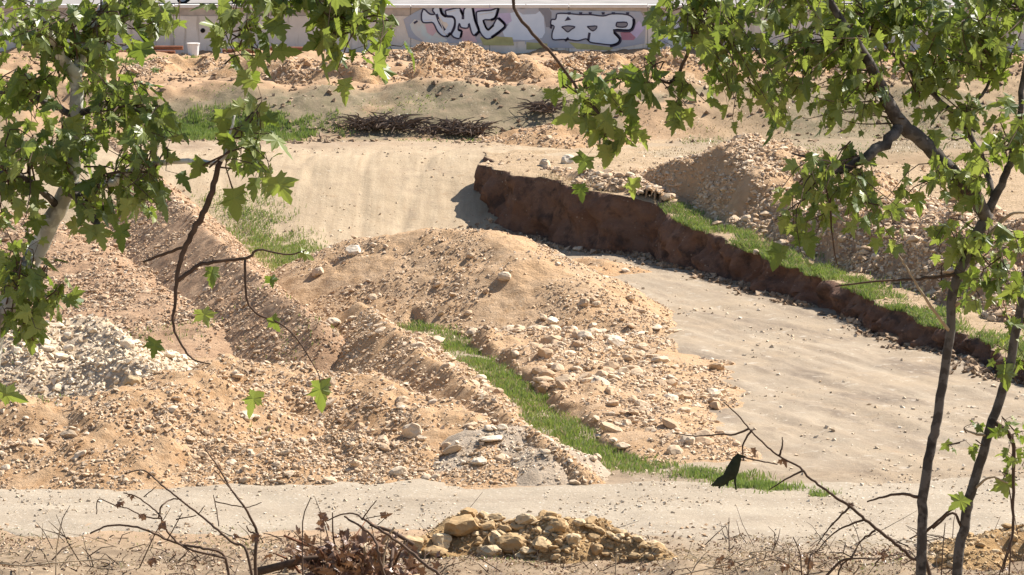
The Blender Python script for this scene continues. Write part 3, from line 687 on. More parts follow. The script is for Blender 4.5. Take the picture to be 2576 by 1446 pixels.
grass('dry_grass', 'straw coloured stalks mixed into the green strip', 6000,
      strip_pts([(580, 580, 1.4), (720, 645, 1.5), (885, 785, 1.0), (1010, 790, 0.9), (1190, 900, 1.0), (1380, 1055, 1.1), (1600, 1172, 1.4), (1850, 1208, 1.2)], 1, base_z), 0.2, 0.02, 'dry', 45, 0.9)
grass('grass_patch', 'thin grass trailing onto the track end', 5000, strip_pts([(1850, 1215, 0.8), (1960, 1235, 0.8), (2080, 1245, 0.5)], 1, base_z, 0.0), 0.16, 0.04, 'grass', 32)
def bank_pts(cx0, cx1, y0, y1, thr, seed):
    def fn(rng, n):
        x = rng.uniform(cx0, cx1, n); y = rng.uniform(y0, y1, n); k = noise(x * 0.5, y * 0.4, seed) > thr + rng.random(n) * 0.6 - 0.3
        x, y = x[k], y[k]; return x, y, base_z(x, y)
    return fn
def blob_pts(cx, cy, rx, ry, zf=base_z):
    def fn(rng, n):
        x = cx + rng.normal(0, 0.5, n) * rx; y = cy + rng.normal(0, 0.5, n) * ry
        k = (((x - cx) / rx) ** 2 + ((y - cy) / ry) ** 2 < 1 + 0.9 * fbm(x * 0.6, y * 0.6, 93, 3)) & (noise(x * 1.5, y * 1.5, 94) > rng.random(n) - 0.95)
        x, y = x[k], y[k]; return x, y, zf(x, y)
    return fn
grass('grass_patch', 'green grass at the foot of the bank by the ramp top', 26000, blob_pts(-12.6, 175.2, 5.0, 2.6), 0.26, 0.05, 'grass', 33)
grass('grass_patch', 'sparse grass and weeds over the grey bank face', 5000, bank_pts(-14, 6, 172.5, 180, 0.3, 84), 0.10, 0.05, 'grass', 34, 1.5)
grass('grass_patch', 'green grass on the bank top before the blank wall', 7000, blob_pts(-18, 196, 5, 3.5), 0.2, 0.07, 'grass', 35)
grass('grass_patch', 'pale dry grass on the slope behind the terrace rubble', 14000, bank_pts(5, 24, 160, 186, -0.1, 86), 0.10, 0.05, 'dry', 36, 1.5)
grass('grass_patch', 'olive grass on the slope behind the terrace rubble', 9000, bank_pts(7, 24, 158, 178, 0.1, 87), 0.10, 0.05, 'grass', 37, 1.5)
def lip_pts(u0, u1, t0, t1, thr=0.0):
    def fn(rng, n):
        u = rng.uniform(u0, u1, n); t = t0 + (t1 - t0) * rng.random(n) ** 1.3
        k = noise(u * 0.7, t * 0.9, 88) > thr + rng.random(n) * 0.8 - 0.7
        u, t = u[k], t[k]; x = BX * (t + edge_t(u)) - BY * u; y = BY * (t + edge_t(u)) + BX * u
        return x, y, terr_uz(u, t)
    return fn
grass('grass_fringe', 'green grass fringe along the lip of the cut', 26000, lip_pts(100, 140.5, -0.06, 1.15, 0.0), 0.19, 0.035, 'grass', 38, 1.1)
grass('dry_grass', 'straw coloured stalks along the lip of the cut', 5000, lip_pts(100, 147, -0.05, 1.6, 0.1), 0.2, 0.025, 'dry', 46, 1.1)
def foot_of_cut():
    rng = np.random.default_rng(2200); u = rng.uniform(102, 150, 3600); t = -0.15 - np.abs(rng.normal(0, 0.35, 3600)) - 0.22 * np.interp(-u, -_u, EDGE[:, 2])
    k = noise(u * 0.6, t, 2201) > rng.random(3600) * 1.2 - 0.7; u, t = u[k], t[k]
    x = BX * (t + edge_t(u)) - BY * u; y = BY * (t + edge_t(u)) + BX * u; sz = 0.03 + 0.13 * rng.random(len(u)) ** 3
    o = stone_mass('loose_stones', np.stack([x, y, base_z(x, y) + sz * 0.3], -1), sz, 'clod', seed=2202); o['label'] = 'crumbled clods fallen along the foot of the cut'
foot_of_cut()
grass('grass_patch', 'weedy grass among the terrace rubble', 5000, lip_pts(100, 140, 1.0, 7.0, 0.45), 0.25, 0.05, 'grass', 39)
grass('grass_patch', 'thin green weeds on the near verge of the track', 9000, bank_pts(-13, 13, 86, 94, 0.35, 89), 0.06, 0.02, 'grass', 40, 1.0)
grass('dry_grass', 'dry straw and stems littering the near verge', 9000, bank_pts(-13, 13, 85, 93, -0.1, 90), 0.07, 0.018, 'dry', 41, 4.0)
grass('leaf_litter', 'brown dead leaf litter over the near verge', 14000, bank_pts(-13, 13, 85, 93.2, -0.25, 98), 0.05, 0.05, 'deadleaf', 44, 2.5)
def heap_pts(h, x0, x1, y0, y1, thr, seed):
    def fn(rng, n):
        x = rng.uniform(x0, x1, n); y = rng.uniform(y0, y1, n); k = noise(x * 0.5, y * 0.5, seed) > thr + rng.random(n) * 0.5 - 0.25
        x, y = x[k], y[k]; return x, y, top_z(x, y)
    return fn
grass('grass_patch', 'sparse olive weeds growing on the brown berm', 4500, heap_pts(rear, -14, -5, 104, 128, 0.25, 91), 0.14, 0.04, 'grass', 42)

# ------------------------------------------------------------------ wall with graffiti, street behind it
WALL_Y = 206.0; WZ0, WZ1 = 3.7, 6.42
def wall_mat():
    m, nt, b = new_mat('stained_concrete'); p = pos(nt)
    c = mixc(nt, ramp(nt, tex(nt, 0.7, 6, p), 0.4, 0.65), (0.74, 0.70, 0.63), (0.63, 0.58, 0.50))
    c = mixc(nt, ramp(nt, tex(nt, 1.0, 6, pos(nt, 0.9, 1, 4.0)), 0.5, 0.75), c, (0.68, 0.64, 0.57))
    c = mixc(nt, ramp(nt, tex(nt, 1.0, 5, pos(nt, 3.0, 1, 0.4)), 0.54, 0.68), c, (0.44, 0.39, 0.32))
    nt.links.new(c, b.inputs['Base Color']); bump(nt, b, tex(nt, 8, 6, p), 0.4, 0.03); return m
M['wall'] = wall_mat(); M['cope'] = flat_mat('pale_coping', (0.80, 0.77, 0.72), 0.9, 0.15, 1.5)
M['stain'] = flat_mat('dark_weathered_band', (0.52, 0.46, 0.39), 0.95, 0.35, 2.0)
wall = thing('concrete_wall', 'long low concrete retaining wall with blue and silver graffiti', 'wall', (0, WALL_Y, WZ0))
def wall_piece(name, x0, x1, z0, z1, y0, y1, mat, par=None):
    b = MB(); b.box((x0, y0, z0), (x1, y1, z1)); return link(name, b.mesh(name, off=(0, WALL_Y, WZ0)), M[mat], par or wall)
x = -44.0; rg = random.Random(3)
while x < 44:
    L = 3.9
    wall_piece('panel', x + 0.012, x + L - 0.012, WZ0, 5.86, WALL_Y + rg.uniform(0, 0.02), WALL_Y + 0.35, 'wall')
    wall_piece('band', x + 0.012, x + L - 0.012, 5.87, 6.26, WALL_Y + 0.03 + rg.uniform(0, 0.015), WALL_Y + 0.35, 'stain')
    wall_piece('coping', x + 0.015 + rg.uniform(0, 0.03), x + L - 0.015, 6.27, WZ1 + rg.uniform(-0.015, 0.015), WALL_Y - 0.06, WALL_Y + 0.5, 'cope')
    x += L
b = MB(); b.tube([(P(586, 77, 4.9)[0] * 0 + PD(510, 77, WALL_Y)[0], WALL_Y - 0.02, PD(510, 77, WALL_Y)[2]), (PD(510, 77, WALL_Y)[0], WALL_Y + 0.05, PD(510, 77, WALL_Y)[2])], 0.12, 10)
link('drain_hole', b.mesh('drain_hole', off=(0, WALL_Y, WZ0)), flat_mat('drain_black', (0.02, 0.018, 0.016)), wall)

def paint(name, c, d=0.2): return flat_mat('paint_' + name, c, 0.7, d, 1.2)
PM = {'haze': flat_mat('paint_old_wash', (0.36, 0.43, 0.52), 0.8, 0.2, 1.1, (0.46, 0.46, 0.50)), 'silver': flat_mat('paint_silver', (0.64, 0.74, 0.86), 0.6, 0.2, 1.5, (0.56, 0.67, 0.80)), 'black': paint('black', (0.06, 0.06, 0.10)), 'lav': paint('lavender', (0.56, 0.52, 0.72)), 'pink': paint('pink', (0.66, 0.50, 0.54)),
      'teal': flat_mat('paint_teal', (0.56, 0.67, 0.68), 0.8, 0.2, 2.0, (0.62, 0.58, 0.55)), 'moss': flat_mat('paint_moss', (0.50, 0.50, 0.24), 0.8, 0.3, 2.0), 'mag': paint('magenta', (0.48, 0.25, 0.33)), 'slate': paint('slate', (0.28, 0.29, 0.33)), 'white': paint('white', (0.68, 0.70, 0.72)), 'hole': M['wall']}
def c2(pt): return ((1600 + pt[0] * 600 / 2576) * 2575 / 4096, pt[1] * 240 / 1030 * 2575 / 4096)
def c3(pt): return ((2100 + pt[0] * 700 / 2576) * 2575 / 4096, pt[1] * 240 / 883 * 2575 / 4096)
def wp(pt, cv, lay):
    q = PD(*cv(pt), WALL_Y); return (q[0], WALL_Y - 0.006 - 0.006 * lay, q[2])
art = link('graffiti', None, None, wall); art['label'] = 'blue-silver bubble lettering with black outlines'
def fill(pts, cv, col_, lay, name='painted_fill'):
    me = bpy.data.meshes.new(name); v = [np.array(wp(p, cv, lay)) - np.array((0, WALL_Y, WZ0)) for p in pts]
    n = len(v)
    me.from_pydata([tuple(q) for q in v], [], [tuple(range(n))]); me.update(); link(name, me, PM[col_], art)
def stroke(pts, cv, wid, col_='black', lay=4, closed=False, name='painted_line'):
    k = 240 / 1030 if cv is c2 else 240 / 883
    hw = wid * k * 2575 / 4096 / F2 * WALL_Y / 2
    p = [np.array(wp(q, cv, lay)) for q in pts]
    if closed: p = p + [p[0]]
    p = spline(p, 3) if len(p) > 2 else p
    v = []; f = []
    for i, q in enumerate(p):
        t = p[min(i + 1, len(p) - 1)] - p[max(i - 1, 0)]; nrm = np.array([-t[2], 0, t[0]]); nrm /= max(np.linalg.norm(nrm), 1e-6)
        v += [q + nrm * hw, q - nrm * hw]
        if i: f.append((2 * i - 2, 2 * i - 1, 2 * i + 1, 2 * i))
    me = bpy.data.meshes.new(name); me.from_pydata([tuple(q - np.array((0, WALL_Y, WZ0))) for q in v], [], f); me.update(); link(name, me, PM[col_], art)
# first piece
fill([(60, 330), (260, 210), (420, 130), (900, 90), (1700, 80), (2100, 150), (2576, 90), (2576, 690), (1900, 720), (1000, 745), (420, 735), (150, 640)], c2, 'haze', -0.4)
fill([(0, 60), (420, 150), (1700, 170), (1780, 300), (1760, 640), (1300, 720), (300, 700), (0, 650)], c3, 'haze', -0.2)
fill([(1880, 250), (2300, 230), (2576, 330), (2576, 640), (2000, 640)], c3, 'haze', -0.4)
fill([(170, 420), (250, 330), (420, 370), (600, 380), (640, 560), (820, 690), (700, 740), (420, 720), (260, 600), (200, 520)], c2, 'teal', 0)
fill([(430, 420), (560, 400), (640, 520), (560, 620), (470, 560)], c2, 'pink', 1)
fill([(720, 130), (1000, 100), (1320, 90), (1640, 110), (1700, 180), (1340, 200), (800, 220)], c2, 'lav', 0)
fill([(1020, 480), (1220, 480), (1290, 640), (1330, 720), (1080, 740), (1040, 620)], c2, 'pink', 1)
fill([(1370, 640), (1600, 620), (1930, 640), (1960, 780), (1440, 775)], c2, 'moss', 1)
fill([(1680, 230), (1890, 220), (1920, 360), (1800, 440), (1690, 320)], c2, 'lav', 1)
fill([(1870, 230), (2030, 190), (2110, 250), (2330, 240), (2400, 190), (2470, 300), (2490, 560), (2440, 650), (2200, 690), (1960, 680), (1800, 640), (1760, 540), (1860, 430)], c2, 'silver', 0)
D_ = [(370, 230), (410, 155), (510, 240), (600, 240), (560, 180), (600, 110), (680, 115), (720, 230), (790, 285), (900, 295), (940, 350), (925, 460), (860, 590), (790, 625), (720, 610), (640, 530), (570, 395), (480, 390), (400, 385), (370, 330)]
M_ = [(780, 180), (1000, 135), (1050, 190), (1085, 260), (1110, 140), (1240, 115), (1290, 350), (1360, 500), (1290, 610), (1230, 560), (1185, 400), (1165, 480), (1050, 470), (1020, 400), (1000, 510), (1060, 530), (1030, 650), (950, 650), (885, 590), (940, 480), (945, 340), (900, 280), (800, 265)]
C_ = [(1310, 240), (1340, 195), (1560, 175), (1690, 140), (1640, 300), (1560, 340), (1430, 350), (1500, 505), (1540, 500), (1600, 430), (1680, 310), (1800, 430), (1720, 530), (1570, 650), (1470, 660), (1380, 560), (1330, 420)]
for L in (D_, M_, C_):
    fill(L, c2, 'silver', 2); stroke(L, c2, 26, 'black', 4, True)
fill([(640, 270), (690, 400), (770, 520), (830, 430), (800, 385), (740, 370), (700, 310)], c2, 'hole', 3)
stroke([(625, 240), (680, 390), (770, 520)], c2, 44); stroke([(690, 120), (720, 230), (790, 285)], c2, 46); stroke([(1040, 170), (1080, 260), (1080, 330)], c2, 44); stroke([(1245, 120), (1290, 350), (1370, 560)], c2, 40)
stroke([(1690, 140), (1640, 300), (1560, 345)], c2, 46); stroke([(1690, 310), (1810, 435), (1730, 530), (1570, 645)], c2, 48); stroke([(800, 625), (870, 570)], c2, 50); stroke([(1290, 610), (1370, 530)], c2, 50)
stroke([(1430, 350), (1500, 505), (1610, 430)], c2, 34); stroke([(1000, 510), (1060, 540), (1040, 640)], c2, 40); stroke([(240, 400), (300, 360)], c2, 34)
for L in ([(660, 330), (720, 440), (760, 560), (820, 600)], [(830, 200), (960, 180)], [(1360, 250), (1600, 210)], [(420, 350), (560, 340)]): stroke(L, c2, 14, 'white', 5)
# second piece
B_ = [(460, 250), (480, 200), (640, 200), (800, 215), (960, 215), (1150, 235), (1280, 205), (1500, 215), (1600, 280), (1590, 380), (1530, 440), (1300, 440), (1390, 570), (1350, 640), (1270, 660), (1080, 640), (960, 620), (900, 570), (780, 600), (660, 585), (540, 580), (410, 580), (400, 480), (430, 390), (380, 360), (390, 290), (445, 285)]
fill([(1400, 480), (1600, 450), (1680, 340), (1710, 440), (1600, 590), (1430, 590)], c3, 'mag', 0); fill([(1540, 470), (1680, 300), (1760, 420), (1640, 560)], c3, 'lav', 0 + 1)
fill([(640, 620), (1000, 660), (1300, 700), (1250, 740), (760, 720)], c3, 'moss', 0); fill([(20, 620), (330, 640), (330, 720), (20, 730)], c3, 'moss', 0)
fill(B_, c3, 'silver', 2); stroke(B_, c3, 20, 'black', 4, True)
fill([(580, 310), (630, 240), (680, 290)], c3, 'black', 4); fill([(540, 395), (630, 380), (735, 395), (685, 430), (630, 470), (580, 430)], c3, 'slate', 4); stroke([(540, 395), (630, 380), (735, 395), (685, 430), (630, 470), (580, 430)], c3, 18, 'black', 5, True)
fill([(915, 390), (1060, 385), (1000, 455)], c3, 'slate', 4); stroke([(915, 390), (1060, 385), (1000, 455)], c3, 18, 'black', 5, True)
fill([(1350, 330), (1495, 330), (1480, 395), (1350, 390)], c3, 'slate', 4); stroke([(1350, 330), (1495, 330), (1480, 395), (1350, 390)], c3, 20, 'black', 5, True)
stroke([(1600, 280), (1600, 370), (1540, 455), (1310, 450), (1400, 570), (1370, 640), (1250, 680)], c3, 44); stroke([(950, 480), (930, 600)], c3, 36); stroke([(640, 555), (590, 605)], c3, 34); stroke([(390, 360), (380, 420)], c3, 34)
for q in (650, 820, 960, 1150, 1300, 1510): fill([(q - 25, 180), (q + 25, 180), (q + 18, 215), (q - 18, 215)], c3, 'black', 5)
fill([(200, 70), (330, 90), (390, 180), (390, 400), (310, 400), (280, 230), (200, 150)], c3, 'slate', 1)
fill([(1900, 400), (2060, 330), (2240, 290), (2260, 380), (2140, 460), (2100, 590), (2000, 560), (1960, 470)], c3, 'silver', 1)
fill([(2100, 600), (2500, 560), (2560, 700), (2150, 720)], c3, 'teal', 0)

# street behind the wall and a parked car whose wheels show over the coping
b = MB(); b.box((-60, WALL_Y + 0.36, 3.2), (60, 250, 6.3)); tag(link('street', b.mesh('street'), flat_mat('street_asphalt', (0.30, 0.28, 0.26), 0.95, 0.3, 1.0)), 'grey street running above and behind the wall', kind='structure')
def car(x0, y0, colr, label):
    r = thing('parked_car', label, 'car', (x0, y0, 6.3), 'cars parked on the street')
    prof = [(-2.05, 0.32), (-2.1, 0.62), (-2.0, 0.86), (-1.2, 0.98), (-0.6, 1.40), (0.75, 1.44), (1.45, 1.02), (2.0, 0.9), (2.1, 0.6), (2.05, 0.32)]
    b = MB(); n = len(prof)
    v = [(a, -0.82, c) for a, c in prof] + [(a, 0.82, c) for a, c in prof]
    b.add(v, [tuple(range(n)), tuple(range(2 * n - 1, n - 1, -1))] + [(i, i + n, (i + 1) % n + n, (i + 1) % n) for i in range(n)])
    link('body', b.mesh('body'), flat_mat('car_paint', colr, 0.35, 0.1), r)
    g = MB(); g.add([(-1.05, -0.825, 1.0), (-0.56, -0.825, 1.35), (0.68, -0.825, 1.38), (1.25, -0.825, 1.04)], [(0, 3, 2, 1)]); link('side_window', g.mesh('side_window'), flat_mat('car_glass', (0.03, 0.035, 0.04), 0.15), r)
    for wx in (-1.35, 1.35):
        for wy in (-0.74, 0.74):
            t = MB(); t.tube([(wx, wy - 0.1, 0.31), (wx, wy + 0.1, 0.31)], 0.31, 16); wo_ = link('wheel', t.mesh('wheel'), flat_mat('tyre', (0.02, 0.02, 0.02)), r)
            t = MB(); t.tube([(wx, wy - 0.115, 0.31), (wx, wy + 0.115, 0.31)], 0.18, 12); link('rim', t.mesh('rim'), flat_mat('rim_grey', (0.5, 0.5, 0.52), 0.4), wo_)
car(PD(530, 0, 209.5)[0], 209.6, (0.05, 0.05, 0.06), 'dark parked car showing only its wheels above the blank wall end')
car(PD(2150, 0, 209.5)[0], 209.6, (0.22, 0.23, 0.26), 'slate grey parked car above the wall behind the plane crown')
# litter along the foot of the wall
M['rust'] = flat_mat('rusty_steel', (0.30, 0.13, 0.075), 0.8, 0.4, 6)
for i, (a, bq, c, d_) in enumerate([(290, 108, 440, 112), (330, 114, 460, 116), (250, 117, 420, 120), (560, 112, 650, 118), (680, 112, 800, 110)]):
    p0 = PD(a, bq, 204.6 - 0.2 * i); p1 = PD(c, d_, 204.4 - 0.2 * i); p0[2] = p1[2] = max(base_z(p0[0], p0[1]), base_z(p1[0], p1[1])) + 0.14
    t = MB(); t.tube([p0 - p0, p1 - p0], 0.11, 8); tag(link('rusty_pipe', t.mesh('rusty_pipe'), M['rust'], loc=tuple(p0)), ['rust red pipe half hidden by leaves at the blank wall foot', 'rust red pipe ending beside the white tub', 'lowest rust red pipe before the blank wall', 'short rust red pipe past the white tub', 'rust red pipe lying under the hanging leaf spray by the wall'][i], 'pipe', 'pipes by the wall')
p = PD(486, 118, 203.6); p[2] = float(base_z(p[0], p[1]))
sk = thing('white_bucket', 'white plastic tub standing at the foot of the blank wall', 'bucket', p)
t = MB(); t.tube([(0, 0, 0), (0, 0, 0.1), (0, 0, 0.62)], [0.24, 0.26, 0.3], 14); link('tub', t.mesh('tub'), flat_mat('white_plastic', (0.78, 0.78, 0.76), 0.5, 0.08), sk)
t = MB(); t.tube([(0, 0, 0.6), (0, 0, 0.66)], [0.325, 0.325], 14); link('rim', t.mesh('rim'), M['cope'], sk)

# ------------------------------------------------------------------ dark brush heaps at the foot of the bank
def brush_heap(name, label, px0, px1, py, n, seed, mat='brush', hz=0.55, d=None, length=(0.5, 1.3), rad=0.022):
    rg = random.Random(seed); a = on_surface(px0, py); e = on_surface(px1, py); c = (a + e) / 2
    r = thing(name, label, 'brush', c)
    parts = 3; tt = np.linspace(0, 1, 20); zz = top_z(a[0] + (e[0] - a[0]) * tt, a[1] + (e[1] - a[1]) * tt)
    for k in range(parts):
        b = MB()
        for i in range(n // parts):
            t = rg.random(); p0 = a + (e - a) * t + np.array([0, rg.uniform(-.6, .6), 0])
            p0[2] = np.interp(t, tt, zz) + rg.random() ** 1.5 * hz * 0.5
            an = rg.uniform(0, 6.28); el = rg.uniform(-0.2, 0.6); L = rg.uniform(*length)
            dv = np.array([math.cos(an) * math.cos(el), 0.6 * math.sin(an) * math.cos(el), math.sin(el) * 0.8]) * L
            sag = np.array([rg.uniform(-.15, .15), rg.uniform(-.1, .1), 0.12 * L])
            b.tube([p0 - c, p0 + dv * 0.5 + sag - c, p0 + dv - c], [rad, rad * 0.8, rad * 0.35], 4)
        link('twigs', b.mesh('twigs'), M[mat], r)['kind'] = 'stuff'
brush_heap('brush_heap', 'dark heap of cut brush with a thin tail at the foot of the bank', 890, 1045, 322, 240, 5, rad=0.035)
brush_heap('brush_heap', 'dark tangle of brush roots further along the foot of the bank', 1130, 1215, 338, 170, 6, rad=0.035)
brush_heap('brush_heap', 'low brown roots between the two dark brush heaps', 1050, 1130, 335, 60, 7, rad=0.03)
brush_heap('brush_heap', 'dark root clump where the bank turns to orange earth', 1340, 1390, 285, 70, 8, rad=0.035)

# ------------------------------------------------------------------ plane trees
_half = [(0, 0), (0.10, -0.03), (0.40, -0.08), (0.36, 0.06), (0.46, 0.12), (0.27, 0.17), (0.40, 0.22), (0.44, 0.32), (0.62, 0.46), (0.44, 0.45), (0.36, 0.52), (0.19, 0.49), (0.25, 0.62), (0.16, 0.68), (0.15, 0.80), (0, 1.02)]
def leaf_template(seed):
    r = np.random.default_rng(seed); out = [(x, y) for x, y in _half] + [(-x * r.uniform(0.9, 1.05), y + r.uniform(-.03, .03)) for x, y in _half[-2:0:-1]]
    v = np.array([(0, 0.28, 0)] + [(x, y, 0) for x, y in out]); v[:, 0] += 0
    rad = 1 + 0.16 * np.sin(np.arctan2(v[:, 0], v[:, 1] - 0.28) * 2 + r.uniform(0, 6)) + r.uniform(-.06, .06, len(v)); v[1:, 0] *= rad[1:] * r.uniform(0.75, 1.1); v[1:, 1] = 0.28 + (v[1:, 1] - 0.28) * rad[1:]
    fold, curl = r.uniform(0.05, 0.6), r.uniform(-0.2, 0.8)
    v[:, 2] = -fold * np.abs(v[:, 0]) - curl * (v[:, 1] - 0.25) ** 2 * np.sign(v[:, 1] - 0.25) + 0.08 * np.sin(v[:, 0] * 9 + seed) * 0.6
    n = len(out)
    return v, np.array([(0, 1 + i, 1 + (i + 1) % n) for i in range(n)])
LEAF = [leaf_template(i) for i in range(16)]
_leaf_me = {}
def leaf_mesh(i, mat):
    if (i, mat) not in _leaf_me:
        me = mesh_np('leaf', LEAF[i][0], LEAF[i][1], False); me.materials.append(M[mat]); _leaf_me[i, mat] = me
    return _leaf_me[i, mat]
class Tree:
    def __init__(s, name, label, root, bark, leaf='leaf', cat='tree', seed=1, group=None):
        s.c = np.array(root); s.root = thing(name, label, cat, tuple(root), group); s.bark = bark; s.leafm = leaf
        s.rng = np.random.default_rng(seed); s.L = []; s.tw = MB()
    def limb(s, name, pts, bark=None, sides=8, wob=1.0):
        q = []
        for p in pts:
            if len(p) == 4: w_ = PD(p[0], p[1], p[2]); q.append((*w_, p[3] / F2 * p[2]))
            else: q.append(p[0])
        q = spline(q, 5); b = MB()
        pp = [np.array(a[:3]) for a in q]; rr = [max(0.002, a[3]) for a in q]
        for i in range(1, len(pp) - 1): pp[i] = pp[i] + s.rng.normal(0, 0.25, 3) * rr[i] * wob
        b.tube([p - s.c for p in pp], rr, sides); link(name, b.mesh(name, True), M[bark or s.bark], s.root); return pp
    def leaf(s, p, tip, size, nrm=None):
        r = s.rng; tip = tip / np.linalg.norm(tip)
        if nrm is None: nrm = r.normal(0, 0.75, 3) + np.array([0.15, -0.35, 0.75])
        nrm = nrm - tip * (nrm @ tip); nrm = nrm / max(np.linalg.norm(nrm), 1e-4); sd = np.cross(tip, nrm)
        s.L.append((np.array(p), np.stack([sd, tip, nrm], 1), size, int(r.integers(0, 16)), r.random()))
    def single(s, px, py, d, size, ang=0.0, face=True):
        """one leaf hanging in the open, its blade turned to the viewer"""
        p = PD(px, py, d); tip = np.array([math.sin(ang), s.rng.uniform(-.3, .3), -math.cos(ang)])
        size *= 0.9; s.leaf(p - tip * size * 0.35, tip, size, np.array([s.rng.uniform(-.35, .35), -1, s.rng.uniform(0.0, 0.5)]))
    def spray(s, anchor, cx, cy, rx, ry, d, dd, n_twig, per, size=0.17, tw_r=0.004):
        r = s.rng; a0 = PD(*anchor)
        for i in range(n_twig):
            an = r.uniform(0, 6.283); q = math.sqrt(r.random()); e = PD(cx + rx * q * math.cos(an), cy + ry * q * math.sin(an), d + r.uniform(-dd, dd))
            a = a0 + r.normal(0, 0.06, 3); m = (a + e) / 2 + r.normal(0, 0.07, 3) + np.array([0, 0, 0.08])
            path = spline([a, m, e], 3)
            s.tw.tube([p - s.c for p in path], [tw_r * 1.6, tw_r * 1.4, tw_r * 1.2, tw_r, tw_r * 0.9, tw_r * 0.8, tw_r * 0.6], 4, False)
            dirn = (e - a) / max(np.linalg.norm(e - a), 1e-3)
            L = np.linalg.norm(e - a); lo = max(0.0, 1 - 0.75 / max(L, 0.1))
            for k in range(per):
                t = 1 - (1 - lo) * (k / per) * r.uniform(0.7, 1.0); j = t * (len(path) - 1); i0 = int(min(j, len(path) - 2)); p = path[i0] + (path[i0 + 1] - path[i0]) * (j - i0)
                off = r.normal(0, 1, 3); off /= np.linalg.norm(off); p2 = p + off * r.uniform(0.03, 0.10)
                s.tw.tube([p - s.c, p2 - s.c], [tw_r * 0.5, tw_r * 0.4], 3, False)
                s.leaf(p2, off * 0.6 + dirn * 0.3 + np.array([0, 0, -0.75]) + r.normal(0, 0.3, 3), size * r.uniform(0.4, 1.12))
    def done(s, limit=300, off=False):
        if s.tw.v: tag(link('twigs', s.tw.mesh('twigs'), M['twig'], s.root), kind='stuff')
        inb = []
        for k, (p, R_, sz, i, t) in enumerate(s.L):
            a = (p[0] / p[1]) * F2 / CP; inb.append(-sz / p[1] if abs(a) < 1300 and p[2] < CAM_H - p[1] * 0.045 else 0)
        order = np.argsort(inb); single = set(order[:limit].tolist())
        rest = []
        for k, (p, R_, sz, i, t) in enumerate(s.L):
            if k in single:
                o = link('leaf', leaf_mesh(i, s.leafm), None, s.root)
                mt = Matrix([[R_[0, 0] * sz, R_[0, 1] * sz, R_[0, 2] * sz, p[0] - s.c[0]], [R_[1, 0] * sz, R_[1, 1] * sz, R_[1, 2] * sz, p[1] - s.c[1]], [R_[2, 0] * sz, R_[2, 1] * sz, R_[2, 2] * sz, p[2] - s.c[2]], [0, 0, 0, 1]])
                o.matrix_local = mt
            else: rest.append(k)
        if rest:
            V, T, tn, c = [], [], [], 0
            for k in rest:
                p, R_, sz, i, t = s.L[k]; v, f = LEAF[i]; V.append((v * sz) @ R_.T + p - s.c); T.append(f + c); tn.append(np.full(len(v), t)); c += len(v)
            tag(link('foliage', mesh_np('foliage', np.concatenate(V), np.concatenate(T), False, {'tint': np.concatenate(tn)}), M[s.leafm], s.root), kind='stuff')
def rootpt(px, d):
    p = PD(px, 1446, d); return np.array([p[0], d, float(base_z(p[0], d)) - 0.05])
def rp(p, r): return ((p[0], p[1], p[2], r),)

# left: young plane with pale flaking bark
dL = 26.0; r0 = rootpt(-120, dL)
T = Tree('plane_tree', 'plane tree with pale flaking trunk and sunlit crown before the brown berm', r0, 'bark', seed=11, group='plane trees on the near slope')
T.limb('trunk', [rp(r0, 0.11), (-40, 1000, dL, 30), (15, 785, dL, 26), (67, 688, dL, 25), (122, 566, dL, 24), (164, 490, dL, 22), (183, 396, dL, 20), (195, 292, dL, 18), (189, 177, dL, 16)], wob=0.6, sides=12)
T.limb('branch', [(190, 190, dL, 18), (152, 140, dL - .1, 13), (122, 73, dL - .2, 11), (104, 12, dL - .2, 10), (90, -120, dL - .2, 8)])
T.limb('branch', [(190, 190, dL, 17), (225, 79, dL + .1, 13), (262, 24, dL + .2, 11), (330, -120, dL + .3, 9), (520, -200, dL + .3, 8), (760, -130, dL + .2, 6), (880, -30, dL, 4), (905, 60, dL, 3)])
T.limb('branch', [(330, -120, dL + .3, 7), (480, -150, dL, 6), (600, -60, dL, 5), (625, 20, dL, 4), (600, 90, dL, 3)])
T.limb('branch', [(175, 470, dL, 14), (265, 466, dL - .2, 11), (320, 436, dL - .3, 9), (380, 413, dL - .4, 8), (470, 405, dL - .5, 7), (555, 405, dL - .6, 6), (575, 350, dL - .6, 4), (590, 290, dL - .6, 2.5)])
T.limb('branch', [(555, 404, dL - .6, 7), (532, 480, dL - .6, 8), (503, 555, dL - .6, 8), (470, 618, dL - .6, 7), (448, 680, dL - .6, 6), (440, 760, dL - .6, 4.5), (436, 820, dL - .6, 3.5), (465, 880, dL - .6, 3), (490, 906, dL - .6, 2.5), (530, 915, dL - .6, 1.6)], 'twig')
T.limb('branch', [(447, 705, dL - .6, 6), (500, 668, dL - .6, 5), (560, 656, dL - .6, 4.5), (622, 650, dL - .6, 4), (650, 628, dL - .6, 3), (720, 640, dL - .6, 2.2), (770, 630, dL - .6, 1.5)], 'twig')
T.limb('branch', [(616, 652, dL - .6, 3.5), (618, 735, dL - .6, 3.4), (640, 785, dL - .6, 3), (700, 812, dL - .6, 2.5), (745, 850, dL - .6, 2), (795, 930, dL - .6, 1.4), (806, 960, dL - .6, 1.2)], 'twig')
T.limb('branch', [(470, 618, dL - .6, 4), (410, 640, dL - .5, 4), (360, 660, dL - .5, 3)], 'twig')
T.limb('branch', [(165, 470, dL, 13), (215, 510, dL - .3, 13), (236, 552, dL - .4, 10), (256, 592, dL - .5, 6)], 'bark_dark')
T.limb('branch', [(145, 520, dL, 10), (95, 470, dL - .3, 8), (40, 440, dL - .4, 6), (-40, 430, dL - .4, 5)], 'bark_dark')
